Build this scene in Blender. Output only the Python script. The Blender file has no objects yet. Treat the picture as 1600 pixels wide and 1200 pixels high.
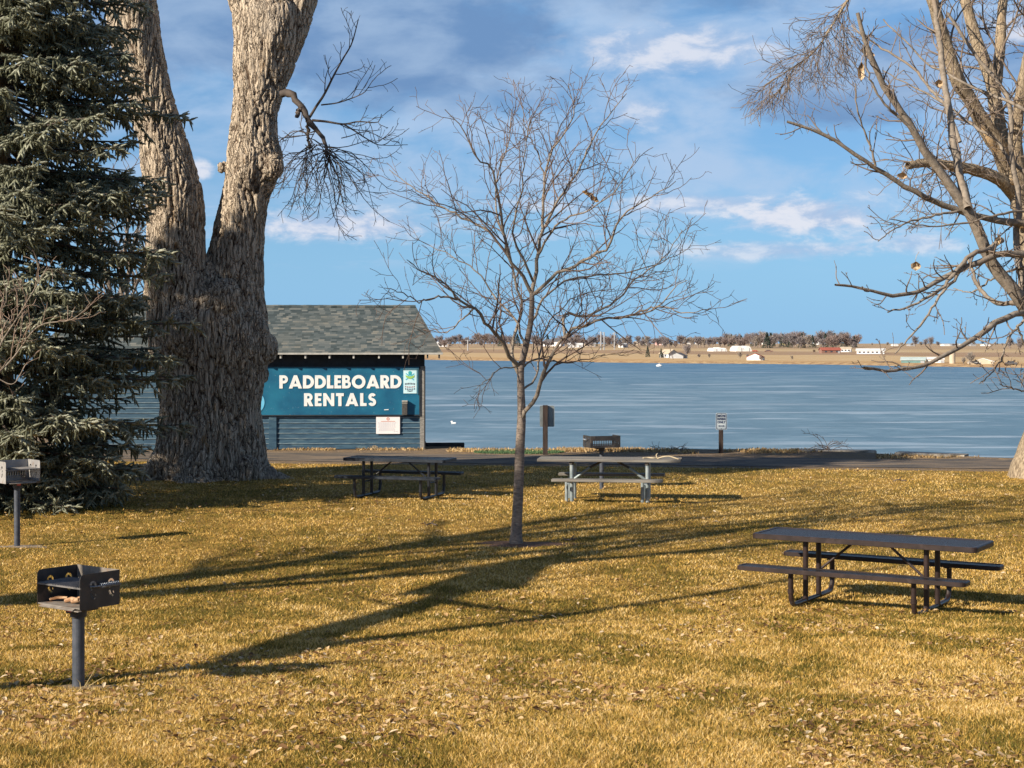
import bpy, bmesh, math, random
import numpy as np
from mathutils import Vector, Matrix, Euler
R_ = math.radians
SC = bpy.context.scene
COL = SC.collection

# ------------------------------------------------------------------ camera, light, exposure
HC, H0, FPX = 3.02, 536.0, 2500.0
cd = bpy.data.cameras.new('camera'); cam = bpy.data.objects.new('camera', cd); COL.objects.link(cam)
cd.sensor_width = 36; cd.lens = FPX/1600*36; cd.shift_y = -(600-H0)/1600
cd.clip_end = 20000; cd.clip_start = 0.1
cam.location = (0, 0, HC); cam.rotation_euler = (R_(90), 0, 0)
SC.camera = cam
SUN_EL = 27.0
SD = (0.808, 0.589)                      # direction in which shadows fall on the ground
sl = bpy.data.lights.new('sun', 'SUN'); sl.energy = 5.0; sl.angle = R_(0.5); sl.color = (1.0, 0.88, 0.71)
sun = bpy.data.objects.new('sun', sl); COL.objects.link(sun)
sv = Vector((SD[0]*math.cos(R_(SUN_EL)), SD[1]*math.cos(R_(SUN_EL)), -math.sin(R_(SUN_EL))))
sun.rotation_euler = sv.to_track_quat('-Z', 'Y').to_euler()
SC.view_settings.view_transform = 'Standard'; SC.view_settings.look = 'None'
SC.view_settings.exposure = 0.66; SC.view_settings.gamma = 1.0

world = bpy.data.worlds.new('World'); SC.world = world; world.use_nodes = True

class NT:
    """tiny node-building helper"""
    def __init__(s, tree): s.t = tree; s.n = tree.nodes; s.l = tree.links
    def new(s, typ, **kw):
        n = s.n.new(typ)
        for k, v in kw.items(): setattr(n, k, v)
        return n
    def put(s, sock, v):
        if v is None: return
        if hasattr(v, 'is_output') or isinstance(v, bpy.types.NodeSocket): s.l.new(v, sock)
        else: sock.default_value = v
    def math(s, op, a, b=None, c=None, clamp=False):
        n = s.new('ShaderNodeMath', operation=op, use_clamp=clamp)
        s.put(n.inputs[0], a); s.put(n.inputs[1], b); s.put(n.inputs[2], c)
        return n.outputs[0]
    def sep(s, v): n = s.new('ShaderNodeSeparateXYZ'); s.l.new(v, n.inputs[0]); return n.outputs
    def comb(s, x, y, z):
        n = s.new('ShaderNodeCombineXYZ')
        for i, v in enumerate((x, y, z)): s.put(n.inputs[i], v)
        return n.outputs[0]
    def vmul(s, v, k):
        n = s.new('ShaderNodeVectorMath', operation='MULTIPLY'); s.put(n.inputs[0], v); n.inputs[1].default_value = k
        return n.outputs[0]
    def noise(s, v, scale, detail=4, rough=.55, dist=0):
        n = s.new('ShaderNodeTexNoise'); s.put(n.inputs['Vector'], v)
        n.inputs['Scale'].default_value = scale; n.inputs['Detail'].default_value = detail
        n.inputs['Roughness'].default_value = rough; n.inputs['Distortion'].default_value = dist
        return n.outputs['Fac']
    def smooth(s, v, a, b, lo=0., hi=1.):
        n = s.new('ShaderNodeMapRange', interpolation_type='SMOOTHSTEP'); s.put(n.inputs[0], v)
        n.inputs[1].default_value = a; n.inputs[2].default_value = b; n.inputs[3].default_value = lo; n.inputs[4].default_value = hi
        return n.outputs[0]
    def lin(s, v, a, b, lo=0., hi=1.):
        n = s.new('ShaderNodeMapRange'); s.put(n.inputs[0], v)
        n.inputs[1].default_value = a; n.inputs[2].default_value = b; n.inputs[3].default_value = lo; n.inputs[4].default_value = hi
        return n.outputs[0]
    def mix(s, f, a, b, blend='MIX'):
        n = s.new('ShaderNodeMix', data_type='RGBA', blend_type=blend)
        s.put(n.inputs[0], f)
        for k, v in ((6, a), (7, b)):
            s.put(n.inputs[k], (*v, 1) if isinstance(v, tuple) and len(v) == 3 else v)
        return n.outputs[2]
    def ramp(s, v, stops, interp='LINEAR'):
        n = s.new('ShaderNodeValToRGB'); s.put(n.inputs[0], v); cr = n.color_ramp; cr.interpolation = interp
        while len(cr.elements) < len(stops): cr.elements.new(.5)
        for e, (p, c) in zip(cr.elements, stops): e.position = p; e.color = (*c, 1)
        return n.outputs[0]

def build_world():
    w = NT(world.node_tree); w.n.clear()
    out = w.new('ShaderNodeOutputWorld'); bg = w.new('ShaderNodeBackground'); w.l.new(bg.outputs[0], out.inputs[0])
    sky = w.new('ShaderNodeTexSky', sky_type='NISHITA'); sky.sun_disc = False
    sky.sun_elevation = R_(SUN_EL); sky.sun_rotation = R_(180+math.degrees(math.atan2(SD[0], SD[1])))
    sky.altitude = 1500; sky.air_density = 1.0; sky.dust_density = 0.6; sky.ozone_density = 2.0
    bg.inputs[1].default_value = 0.057
    tc = w.new('ShaderNodeTexCoord'); d = tc.outputs['Generated']
    x, y, z = w.sep(d)
    az = w.math('ARCTAN2', x, y)
    hyp = w.math('SQRT', w.math('ADD', w.math('MULTIPLY', x, x), w.math('MULTIPLY', y, y)))
    el = w.math('ARCTAN2', z, hyp)
    a = w.math('MULTIPLY', az, 10.0); e = w.math('MULTIPLY', el, 10.0)      # units of 0.1 rad
    v = w.comb(a, w.math('MULTIPLY', e, 2.2), 0.)
    n1 = w.noise(v, 1.3, 8, .55, .3)
    n2 = w.noise(v, 3.2, 8, .62, .25)
    n3 = w.noise(w.comb(a, w.math('MULTIPLY', e, 4.5), 4.2), 2.0, 8, .62, .3)
    def blob(ac, ec, aw, ew, k=.9):
        # soft ellipse in azimuth/elevation, edge broken up by the cloud noise
        da = w.math('DIVIDE', w.math('SUBTRACT', a, ac), aw); de = w.math('DIVIDE', w.math('SUBTRACT', e, ec), ew)
        r = w.math('SQRT', w.math('ADD', w.math('MULTIPLY', da, da), w.math('MULTIPLY', de, de)))
        r = w.math('ADD', r, w.math('MULTIPLY', w.math('SUBTRACT', n2, .5), -k))
        return r
    # sky base: nishita brightened toward the clear pale blue of the photo
    base = w.mix(1., sky.outputs[0], (0.72, 0.98, 1.22), 'MULTIPLY')
    base = w.mix(w.smooth(e, 0., 1.0, .85, .35), base, (2.75, 5.7, 9.3))
    # thin veil between the puffs and the dark band
    veil = w.math('MULTIPLY', w.smooth(n1, .34, .66), w.smooth(e, .62, 1.05))
    c = w.mix(w.math('MULTIPLY', veil, .85), base, (5.0, 6.7, 9.2))
    # scattered puffs
    pm = w.math('MULTIPLY', w.smooth(n3, .50, .66), w.math('MULTIPLY', w.smooth(e, .42, .62), w.smooth(e, 1.1, .75)))
    c = w.mix(w.math('MULTIPLY', pm, .6), c, (6.0, 7.3, 9.4))
    shade = w.mix(w.smooth(n2, .40, .62), (4.6, 6.1, 8.6), (8.6, 8.9, 9.9))
    for (ac, ec, aw, ew, s) in ((-1.05, .73, .85, .14, .95), (1.85, .78, .60, .15, .95), (1.15, .86, .7, .09, .8), (-1.93, 1.06, .12, .07, .9),
                                (1.6, .57, .8, .08, .7), (2.5, .60, .35, .08, .7), (.75, 1.42, .3, .13, .6), (.2, .86, .5, .05, .6)):
        c = w.mix(w.math('MULTIPLY', w.smooth(blob(ac, ec, aw, ew, 1.9), 1.05, .25), s), c, shade)
    # dark bellies of the upper clouds
    dark = w.mix(w.smooth(n1, .35, .65), (1.8, 3.3, 6.0), (3.5, 5.1, 7.6))
    for (ac, ec, aw, ew, s) in ((-.72, 1.86, 1.15, .40, .95), (-2.1, 1.95, .9, .35, .85), (2.05, 1.55, .75, .24, .9), (2.9, 1.75, .8, .22, .8), (.6, 2.5, 3.6, .5, .8), (-.4, 1.53, .9, .14, .5)):
        c = w.mix(w.math('MULTIPLY', w.smooth(blob(ac, ec, aw, ew, .9), 1.15, .62), s), c, dark)
    c = w.mix(w.math('MULTIPLY', w.smooth(blob(1.0, 1.80, .75, .17, 1.2), 1.15, .3), .85), c, shade)
    c = w.mix(w.math('MULTIPLY', w.smooth(blob(3.1, 1.86, .25, .1, 1.4), 1.1, .3), .8), c, shade)
    # broken cover higher up, out of the frame
    hi = w.math('MULTIPLY', w.smooth(n1, .45, .65), w.smooth(e, 2.2, 3.2))
    c = w.mix(w.math('MULTIPLY', hi, .5), c, (5.0, 6.2, 8.8))
    c = w.mix(w.smooth(e, 2.4, 4.0), c, w.mix(w.math('MULTIPLY', w.smooth(n1, .5, .68), .5), sky.outputs[0], (4.6, 5.6, 8.0)))
    w.l.new(c, bg.inputs[0])
build_world()

# ------------------------------------------------------------------ helpers
rng = np.random.default_rng(7)
def W(px, py, Y): return np.array([(px-800)*Y/FPX, Y, HC-(py-H0)*Y/FPX])
def V3(*a): return np.array(a, float)
def sstep(x, a, b):
    t = np.clip((x-a)/(b-a), 0, 1); return t*t*(3-2*t)

def vnoise(p, seed=0):
    """value noise, p (...,3) -> 0..1"""
    i = np.floor(p).astype(np.int64); f = p-i; f = f*f*(3-2*f)
    def h(ix, iy, iz):
        n = (ix*374761393+iy*668265263+iz*2147483647+seed*974634777) & 0xffffffff
        n = ((n ^ (n >> 13))*1274126177) & 0xffffffff
        return ((n ^ (n >> 16)) & 0xffff)/65535.
    r = 0
    for dx in (0, 1):
        for dy in (0, 1):
            for dz in (0, 1):
                wgt = (f[..., 0] if dx else 1-f[..., 0])*(f[..., 1] if dy else 1-f[..., 1])*(f[..., 2] if dz else 1-f[..., 2])
                r = r+wgt*h(i[..., 0]+dx, i[..., 1]+dy, i[..., 2]+dz)
    return r
def fbm(p, o=4, seed=0):
    a, s, t = .5, 0., 0.
    for k in range(o): s = s+a*vnoise(p*2**k, seed+k); t += a; a *= .5
    return s/t
def voro(p, seed=0):
    i = np.floor(p).astype(np.int64); f1 = np.full(p.shape[:-1], 9.); f2 = f1.copy()
    def h(ix, iy, iz, k):
        n = (ix*73856093 ^ iy*19349663 ^ iz*83492791 ^ (k+seed)*2654435761) & 0xffffffff
        n = ((n ^ (n >> 15))*2246822519) & 0xffffffff
        n = ((n ^ (n >> 13))*3266489917) & 0xffffffff
        return ((n ^ (n >> 16)) & 0xffff)/65535.
    for dx in (-1, 0, 1):
        for dy in (-1, 0, 1):
            for dz in (-1, 0, 1):
                c = [i[..., 0]+dx, i[..., 1]+dy, i[..., 2]+dz]
                q = np.stack([c[k]+h(*c, k) for k in range(3)], -1)
                d = np.linalg.norm(p-q, axis=-1)
                f2 = np.minimum(f2, np.maximum(f1, d)); f1 = np.minimum(f1, d)
    return f1, f2

def link(o, parent=None):
    COL.objects.link(o)
    if parent is not None: o.parent = parent
    return o
def npmesh(name, V, F, m=None, parent=None, smooth=False, attrs=None):
    """V (n,3), F (k,3|4) or list of such arrays"""
    Fs = F if isinstance(F, list) else [F]
    Fs = [np.asarray(f, np.int32) for f in Fs if len(f)]
    V = np.asarray(V, np.float32)
    me = bpy.data.meshes.new(name); me.vertices.add(len(V)); me.vertices.foreach_set('co', V.ravel())
    nl = sum(f.size for f in Fs); nf = sum(len(f) for f in Fs)
    me.loops.add(nl); me.loops.foreach_set('vertex_index', np.concatenate([f.ravel() for f in Fs]))
    me.polygons.add(nf); st = []; o = 0
    for f in Fs: st.append(o+np.arange(len(f))*f.shape[1]); o += f.size
    me.polygons.foreach_set('loop_start', np.concatenate(st).astype(np.int32))
    if smooth: me.polygons.foreach_set('use_smooth', np.ones(nf, bool))
    for k, a in (attrs or {}).items():
        at = me.attributes.new(k, 'FLOAT', 'POINT'); at.data.foreach_set('value', np.asarray(a, np.float32))
    me.update(calc_edges=True)
    if m: me.materials.append(m)
    return link(bpy.data.objects.new(name, me), parent)
def bobj(name, bm, m=None, parent=None, smooth=False):
    me = bpy.data.meshes.new(name); bmesh.ops.recalc_face_normals(bm, faces=bm.faces); bm.to_mesh(me); bm.free()
    if smooth:
        for p in me.polygons: p.use_smooth = True
    if m: me.materials.append(m)
    return link(bpy.data.objects.new(name, me), parent)
def tag(o, label=None, cat=None, group=None, kind=None):
    if label: o['label'] = label
    if cat: o['category'] = cat
    if group: o['group'] = group
    if kind: o['kind'] = kind
    return o
def thing(name, label, cat, loc=(0, 0, 0), rz=0, group=None, sc=None):
    o = bpy.data.objects.new(name, None); COL.objects.link(o); o.empty_display_size = .2
    o.location = loc; o.rotation_euler = (0, 0, rz)
    if sc: o.scale = (sc,)*3 if not isinstance(sc, tuple) else sc
    return tag(o, label, cat, group)

def box(bm, c, s, rot=None, bev=0):
    r = bmesh.ops.create_cube(bm, size=1); vs = r['verts']
    M = Matrix.Translation(c) @ (rot.to_4x4() if rot is not None else Matrix()) @ Matrix.Diagonal((*s, 1))
    bmesh.ops.transform(bm, matrix=M, verts=vs)
    if bev:
        es = list({e for v in vs for e in v.link_edges})
        bmesh.ops.bevel(bm, geom=es, offset=bev, segments=2, affect='EDGES', profile=.6)
def tube(bm, pts, r, n=10, cap=True, flat=1.):
    pts = [Vector(p) for p in pts]; rr = r if hasattr(r, '__len__') else [r]*len(pts)
    rings = []; prev = None
    for i, p in enumerate(pts):
        t = (pts[min(i+1, len(pts)-1)]-pts[max(i-1, 0)]).normalized()
        if prev is None:
            a = Vector((0, 0, 1)) if abs(t.z) < .9 else Vector((1, 0, 0))
            u = t.cross(a).normalized()
        else: u = (prev-t*prev.dot(t)).normalized()
        prev = u; v = t.cross(u)
        rings.append([bm.verts.new(p+(u*math.cos(2*math.pi*k/n)+v*math.sin(2*math.pi*k/n))*rr[i]) for k in range(n)])
    for a, b in zip(rings, rings[1:]):
        for k in range(n): bm.faces.new((a[k], a[(k+1) % n], b[(k+1) % n], b[k]))
    if cap: bm.faces.new(rings[0][::-1]); bm.faces.new(rings[-1])
def poly_plate(outline, holes, th):
    """2D outline with holes -> solid mesh in XY, thickness th in Z"""
    cu = bpy.data.curves.new('tmp', 'CURVE'); cu.dimensions = '2D'; cu.fill_mode = 'BOTH'; cu.extrude = th/2
    for pts in [outline]+list(holes):
        sp = cu.splines.new('POLY'); sp.points.add(len(pts)-1); sp.use_cyclic_u = True
        for p, q in zip(sp.points, pts): p.co = (q[0], q[1], 0, 1)
    ob = bpy.data.objects.new('tmp', cu); COL.objects.link(ob)
    dg = bpy.context.evaluated_depsgraph_get()
    me = bpy.data.meshes.new_from_object(ob.evaluated_get(dg)); bpy.data.objects.remove(ob); bpy.data.curves.remove(cu)
    me.materials.clear()
    return me
def text_mesh(body, size, th, bold=0.0, align='CENTER'):
    cu = bpy.data.curves.new('tmp', 'FONT'); cu.body = body; cu.size = size; cu.extrude = th/2; cu.offset = bold; cu.align_x = align; cu.align_y = 'CENTER'
    ob = bpy.data.objects.new('tmp', cu); COL.objects.link(ob)
    dg = bpy.context.evaluated_depsgraph_get()
    me = bpy.data.meshes.new_from_object(ob.evaluated_get(dg)); bpy.data.objects.remove(ob); bpy.data.curves.remove(cu)
    me.materials.clear()
    return me
def bm_add(bm, me, M):
    n = len(bm.verts); bm.from_mesh(me); bm.verts.ensure_lookup_table()
    bmesh.ops.transform(bm, matrix=M, verts=bm.verts[n:])
STAND = Matrix.Rotation(R_(90), 4, 'X')           # XY plate -> XZ plate, front toward -Y

# ---- materials
def pbr(name, col=(.5, .5, .5), rough=.7, metal=0., spec=.5):
    m = bpy.data.materials.new(name); m.use_nodes = True; t = NT(m.node_tree)
    b = m.node_tree.nodes['Principled BSDF']
    b.inputs['Base Color'].default_value = (*col, 1); b.inputs['Roughness'].default_value = rough
    b.inputs['Metallic'].default_value = metal; b.inputs['Specular IOR Level'].default_value = spec
    return m, t, b
def bump(t, b, h, dist, strength=1.):
    n = t.new('ShaderNodeBump'); n.inputs['Strength'].default_value = strength; n.inputs['Distance'].default_value = dist
    t.put(n.inputs['Height'], h); t.l.new(n.outputs[0], b.inputs['Normal'])
def opos(t): return t.new('ShaderNodeTexCoord').outputs['Object']
def gpos(t): return t.new('ShaderNodeNewGeometry').outputs['Position']
def noisy(name, a, b_, scale=6, rough=.7, metal=0., bd=.0, bs=40, detail=5, stretch=(1, 1, 1), spec=.4, c=None, cs=2.):
    m, t, b = pbr(name, a, rough, metal, spec); p = t.vmul(opos(t), stretch)
    col = t.mix(t.smooth(t.noise(p, scale, detail), .35, .65), a, b_)
    if c: col = t.mix(t.smooth(t.noise(p, cs, 5, .6), .56, .68), col, c)
    t.l.new(col, b.inputs['Base Color'])
    if bd: bump(t, b, t.noise(p, bs, 4), bd)
    return m

# ------------------------------------------------------------------ terrain
def shore_y(X):
    X = np.asarray(X, float)
    return np.interp(X, [-200, -14, -3.4, -2.4, -1.6, -1.1, 6.2, 8.2, 10.6, 12.8, 20, 60, 200], [53, 53, 53, 48.2, 47.4, 45.7, 45.6, 44.6, 43.0, 41.8, 40, 37, 30])
def zt(X, Y):
    X = np.asarray(X, float); Y = np.asarray(Y, float)
    z = .075*1.1*np.log1p(np.exp(np.clip((18.4-Y)/1.1, -30, 30)))
    z = z+.05*(fbm(np.stack([X*.22, Y*.16, 0*X], -1), 3)-.5)*sstep(Y, 44, 40)
    d = Y-shore_y(X)
    z = z+.10*np.exp(-((d+.5)/.7)**2)*(vnoise(np.stack([X*1.6, Y*.5, 0*X+3], -1))-.25)*sstep(X, 4, 7)
    return z-3.8*sstep(d, -.15, 7.5)
def zq(x, y): return float(zt(np.array([x]), np.array([y]))[0])
def gpt(px, py, zoff=0.):
    """the point of the terrain seen at a pixel"""
    Y = np.linspace(6, 60, 5401); P = W(px, py, Y[:, None].T) if False else None
    X = (px-800)*Y/FPX; Z = HC-(py-H0)*Y/FPX
    k = np.argmax(zt(X, Y) > Z); return np.array([X[k], Y[k], zt(X[k:k+1], Y[k:k+1])[0]+zoff])
def lawn_edge(X): return 39.3-.155*np.asarray(X)

def grid(name, xs, ys, zf, m, keep=None, kind='structure'):
    X, Y = np.meshgrid(xs, ys); Z = zf(X, Y)
    n, k = X.shape; idx = np.arange(n*k).reshape(n, k)
    F = np.stack([idx[:-1, :-1], idx[:-1, 1:], idx[1:, 1:], idx[1:, :-1]], -1).reshape(-1, 4)
    o = npmesh(name, np.stack([X, Y, Z], -1).reshape(-1, 3), F, m, smooth=True)
    if kind: o['kind'] = kind
    return o

def mat_ground():
    m, t, b = pbr('grass_ground', (.3, .2, .06), .95, spec=.15); p = gpos(t); x, y, z = t.sep(p)
    n1 = t.noise(p, .55, 5, .6); n2 = t.noise(p, 5., 5, .7); n3 = t.noise(p, 34., 3, .7)
    straw = t.mix(t.smooth(n3, .3, .7), (.26, .15, .035), (.56, .35, .095))
    green = t.mix(t.smooth(n3, .3, .7), (.12, .095, .022), (.25, .185, .045))
    g = t.mix(t.math('MULTIPLY', t.smooth(n1, .40, .62), t.smooth(n2, .35, .6, .3, .85)), straw, green)
    g = t.mix(t.smooth(t.noise(p, 1.7, 4, .6), .60, .74, 0, .5), g, (.30, .19, .09))
    e = t.math('ADD', t.math('SUBTRACT', y, t.math('MULTIPLY_ADD', x, -.155, 39.3)), t.math('MULTIPLY', t.math('SUBTRACT', t.noise(p, 1.3, 5, .7), .5), 1.1))
    dirt = t.mix(t.smooth(n3, .3, .7), (.16, .115, .08), (.33, .25, .18))
    dirt = t.mix(t.smooth(n2, .45, .7), dirt, (.36, .25, .12))
    col = t.mix(t.smooth(e, -.1, .25), g, dirt)
    t.l.new(col, b.inputs['Base Color'])
    bump(t, b, t.math('ADD', n3, t.math('MULTIPLY', n2, 1.2)), .05)
    return m
def span(*seg):
    r = [];
    for a, b_, s in seg: r.append(np.arange(a, b_, s))
    return np.concatenate(r+[[seg[-1][1]]])
grid('ground', span((-200, -24, 8), (-24, 24, .3), (24, 200, 8)), span((-40, 4, 4), (4, 60, .3)), zt, mat_ground())

def mat_road():
    m, t, b = pbr('asphalt', (.06, .06, .06), .9, spec=.2); p = gpos(t)
    n = t.noise(p, 60, 3, .8); s = t.noise(t.vmul(p, (.35, 2.2, 1)), 1.4, 5, .65)
    c = t.mix(t.smooth(n, .3, .7), (.06, .056, .055), (.13, .12, .11))
    c = t.mix(t.smooth(s, .42, .6), c, (.25, .19, .135))
    t.l.new(c, b.inputs['Base Color']); bump(t, b, n, .01)
    return m
def road():
    xs = np.arange(-40, 40, .35); V = []; F = []
    near = lawn_edge(xs)+.75+.25*(vnoise(np.stack([xs*1.1, xs*0, xs*0], -1))-.5)
    far = np.minimum(lawn_edge(xs)+4.0, shore_y(xs)-.75)-.3*vnoise(np.stack([xs*.9, xs*0+5, xs*0], -1))
    K = 10
    for k in range(K+1):
        Y = near+(far-near)*k/K; V.append(np.stack([xs, Y, zt(xs, Y)+.010], -1))
    V = np.concatenate(V); n = len(xs); i = np.arange((K+1)*n).reshape(K+1, n)
    F = np.stack([i[:-1, :-1], i[:-1, 1:], i[1:, 1:], i[1:, :-1]], -1).reshape(-1, 4)
    tag(npmesh('road', V, F, mat_road(), smooth=True), kind='structure')
road()

# ---- lake
WZ = -3.0
SA, SB = np.array([-30., 579.]), np.array([123.5, 386.])
SDIR = (SB-SA)/np.linalg.norm(SB-SA); SN = np.array([-SDIR[1], SDIR[0]])
def tdist(X, Y):
    t_ = (X-SA[0])*SN[0]+(Y-SA[1])*SN[1]; s_ = (X-SA[0])*SDIR[0]+(Y-SA[1])*SDIR[1]
    return t_+6*np.sin(s_/43.)+4*np.sin(s_/17.+1)-.0006*np.clip(-s_, 0, None)**2*0
def mat_lake():
    m, t, b = pbr('lake_ice', (.05, .12, .2), .42, spec=.35); p = gpos(t); x, y, z = t.sep(p)
    u = t.math('ADD', t.math('MULTIPLY', x, SDIR[0]), t.math('MULTIPLY', y, SDIR[1]))
    big = t.noise(t.vmul(p, (1, .35, 1)), .012, 5, .6)
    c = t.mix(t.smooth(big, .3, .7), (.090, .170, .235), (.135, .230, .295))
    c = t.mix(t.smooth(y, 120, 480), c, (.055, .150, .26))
    f = t.noise(t.vmul(p, (1, 1.0, 1)), .16, 6, .72)
    c = t.mix(t.smooth(f, .42, .62, 0, .4), c, (.24, .36, .45))
    s = t.noise(t.vmul(p, (.55, 1.2, 1)), .10, 4, .6, .4)
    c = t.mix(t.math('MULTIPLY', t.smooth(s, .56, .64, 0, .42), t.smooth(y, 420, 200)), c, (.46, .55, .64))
    s2 = t.noise(t.vmul(p, (.35, 1.6, 1)), .22, 4, .6, .2)
    c = t.mix(t.math('MULTIPLY', t.smooth(s2, .58, .65, 0, .55), t.smooth(y, 260, 120)), c, (.5, .58, .66))
    # long pressure lines across the ice
    for (y0, sl_, wd, k) in ((330., -.10, 2.6, .55), (155., .04, 3.2, .40), (205, -.3, 1.2, .3)):
        d = t.math('ABSOLUTE', t.math('ADD', t.math('SUBTRACT', t.math('MULTIPLY_ADD', x, -sl_, y), y0), t.math('MULTIPLY', t.math('SUBTRACT', t.noise(p, .03, 3), .5), 14.)))
        c = t.mix(t.math('MULTIPLY', t.smooth(d, wd, wd*.3, 0, k), t.smooth(t.noise(p, .05, 4, .7), .36, .56, .15, 1)), c, (.50, .58, .66))
    t.l.new(c, b.inputs['Base Color'])
    bump(t, b, t.noise(p, 1.3, 4, .7), .05)
    return m
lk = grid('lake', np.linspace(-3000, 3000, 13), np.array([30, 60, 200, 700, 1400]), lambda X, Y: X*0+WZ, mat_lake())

def zfar(X, Y):
    t_ = tdist(X, Y)
    z = np.where(t_ < 0, -4.0+0*t_, -3.05+.75*sstep(t_, 0, 7))
    z = np.where(t_ < 0, WZ-.05+np.clip(t_, -20, 0)*.1, z)
    z = z+3.9*sstep(t_, 15, 640)
    z = z+.6*(vnoise(np.stack([X*.006, Y*.006, 0*X], -1), 5)-.5)*sstep(t_, 30, 200)
    return z
def mat_far():
    m, t, b = pbr('far_fields', (.3, .22, .12), .95, spec=.1); p = gpos(t)
    at = t.new('ShaderNodeAttribute', attribute_name='t').outputs['Fac']
    d = t.math('ADD', at, t.math('MULTIPLY', t.math('SUBTRACT', t.noise(p, .006, 4, .6), .5), 130.))
    dn = t.lin(d, 0, 700)
    c = t.ramp(dn, [(0., (.42, .27, .14)), (.035, (.52, .35, .18)), (.06, (.55, .40, .23)), (.20, (.52, .39, .23)), (.215, (.33, .225, .155)), (.36, (.36, .255, .175)),
                    (.375, (.52, .40, .25)), (.50, (.46, .35, .21)), (.52, (.38, .28, .19)), (.8, (.42, .32, .22)), (1., (.4, .3, .2))])
    c = t.mix(t.smooth(t.noise(p, .05, 5, .7), .4, .7, 0, .5), c, (.40, .27, .13))
    sh = t.smooth(at, 9., 3.)
    c = t.mix(sh, c, t.mix(t.smooth(t.noise(p, .4, 4, .7), .4, .6), (.30, .19, .11), (.5, .36, .2)))
    t.l.new(c, b.inputs['Base Color'])
    return m
def farland():
    s = span((-2400, -300, 60), (-300, 500, 8), (500, 3000, 60)); t_ = span((-25, 30, 1.5), (30, 120, 6), (120, 700, 16), (700, 2500, 120), (2500, 9000, 800))
    S, T = np.meshgrid(s, t_); X = SA[0]+SDIR[0]*S+SN[0]*T; Y = SA[1]+SDIR[1]*S+SN[1]*T
    Z = zfar(X, Y); n, k = X.shape; i = np.arange(n*k).reshape(n, k)
    F = np.stack([i[:-1, :-1], i[:-1, 1:], i[1:, 1:], i[1:, :-1]], -1).reshape(-1, 4)
    o = npmesh('far_shore', np.stack([X, Y, Z], -1).reshape(-1, 3), F, mat_far(), smooth=True, attrs={'t': tdist(X, Y).ravel()})
    tag(o, kind='structure')
farland()
def fpt(px, py):
    """the point of the far shore seen at a pixel"""
    Y = np.linspace(350, 2600, 9001); X = (px-800)*Y/FPX; Z = HC-(py-H0)*Y/FPX
    ok = (zfar(X, Y) > Z) & (tdist(X, Y) > 1); k = np.argmax(ok)
    if not ok[k]: k = np.argmax(Y > 1250)
    return np.array([X[k], Y[k], float(zfar(X[k:k+1], Y[k:k+1])[0])])

# ------------------------------------------------------------------ grass, leaves
GRILLS = [(-3.165, 11.68), (-7.33, 23.7), (1.86, 33.2)]
TREE = gpt(806, 850)
def lawn_pts(n, y0, y1, pw, seed):
    r = np.random.default_rng(seed); u = r.random(n)
    k = 1-pw; Y = (y0**k+u*(y1**k-y0**k))**(1/k)
    X = (r.random(n)*2-1)*(Y*.335+1.2)
    ok = Y < lawn_edge(X)+.1+.6*(vnoise(np.stack([X*1.3, Y*1.3, 0*X], -1))-.5)
    for gx, gy in GRILLS: ok &= ((X-gx-.06)**2/.09+(Y-gy)**2/.03 > .2+1.2*r.random(n))
    ok &= ((X-TREE[0])**2/.55+(Y-TREE[1])**2/.22 > .7+.6*r.random(n))
    return X[ok], Y[ok], r
def mat_attr(name, stops, rough=.8, spec=.2, trans=0.):
    m, t, b = pbr(name, (.4, .3, .1), rough, spec=spec)
    at = t.new('ShaderNodeAttribute', attribute_name='c').outputs['Fac']
    c = t.ramp(at, stops); t.l.new(c, b.inputs['Base Color'])
    if trans:
        tr = t.new('ShaderNodeBsdfTranslucent'); t.l.new(c, tr.inputs[0]); mx = t.new('ShaderNodeMixShader'); mx.inputs[0].default_value = trans
        t.l.new(b.outputs[0], mx.inputs[1]); t.l.new(tr.outputs[0], mx.inputs[2]); t.l.new(mx.outputs[0], m.node_tree.nodes['Material Output'].inputs[0])
    return m
def grass():
    X, Y, r = lawn_pts(820000, 7.5, 40.5, 1.7, 3); n = len(X); Z = zt(X, Y)
    a = r.random(n)*2*np.pi; lean = r.random(n)*1.7; h = (.016+.022*r.random(n))*(.75+.6*vnoise(np.stack([X*.9, Y*.9, X*0], -1), 4)); w = (.0017+.00017*Y)*(1+.8*r.random(n))
    w2 = r.random(n)*2*np.pi
    base = np.stack([X, Y, Z-.004], -1); sd = np.stack([np.cos(w2), np.sin(w2), 0*X], -1)*w[:, None]
    tip = base+np.stack([np.cos(a)*lean*h, np.sin(a)*lean*h, h], -1)
    V = np.stack([base-sd, base+sd, tip], 1).reshape(-1, 3); F = np.arange(3*n).reshape(n, 3)
    g1 = fbm(np.stack([X*.55, Y*.4, X*0], -1), 3, 9); g2 = fbm(np.stack([X*2.7, Y*2.2, X*0], -1), 2, 19)
    green = sstep(g1*.55+g2*.45, .46, .62)
    g3 = fbm(np.stack([X*.35+7, Y*.25, X*0], -1), 3, 41); g4 = fbm(np.stack([X*6, Y*5, X*0], -1), 2, 43)
    c = np.clip(.56+.35*(g3-.5)+.5*(g4-.5)+.95*(r.random(n)-.5)-.46*green*(r.random(n) < .85), 0, 1)
    o = npmesh('grass', V, F, mat_attr('grass_blades', [(0., (.12, .11, .02)), (.22, (.26, .19, .04)), (.45, (.49, .31, .07)), (.7, (.74, .48, .135)), (1., (.86, .66, .32))], trans=.25), attrs={'c': np.repeat(c, 3)})
    tag(o, 'short winter grass, mostly gold with greener patches, over the lawn', kind='stuff')
grass()
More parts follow.
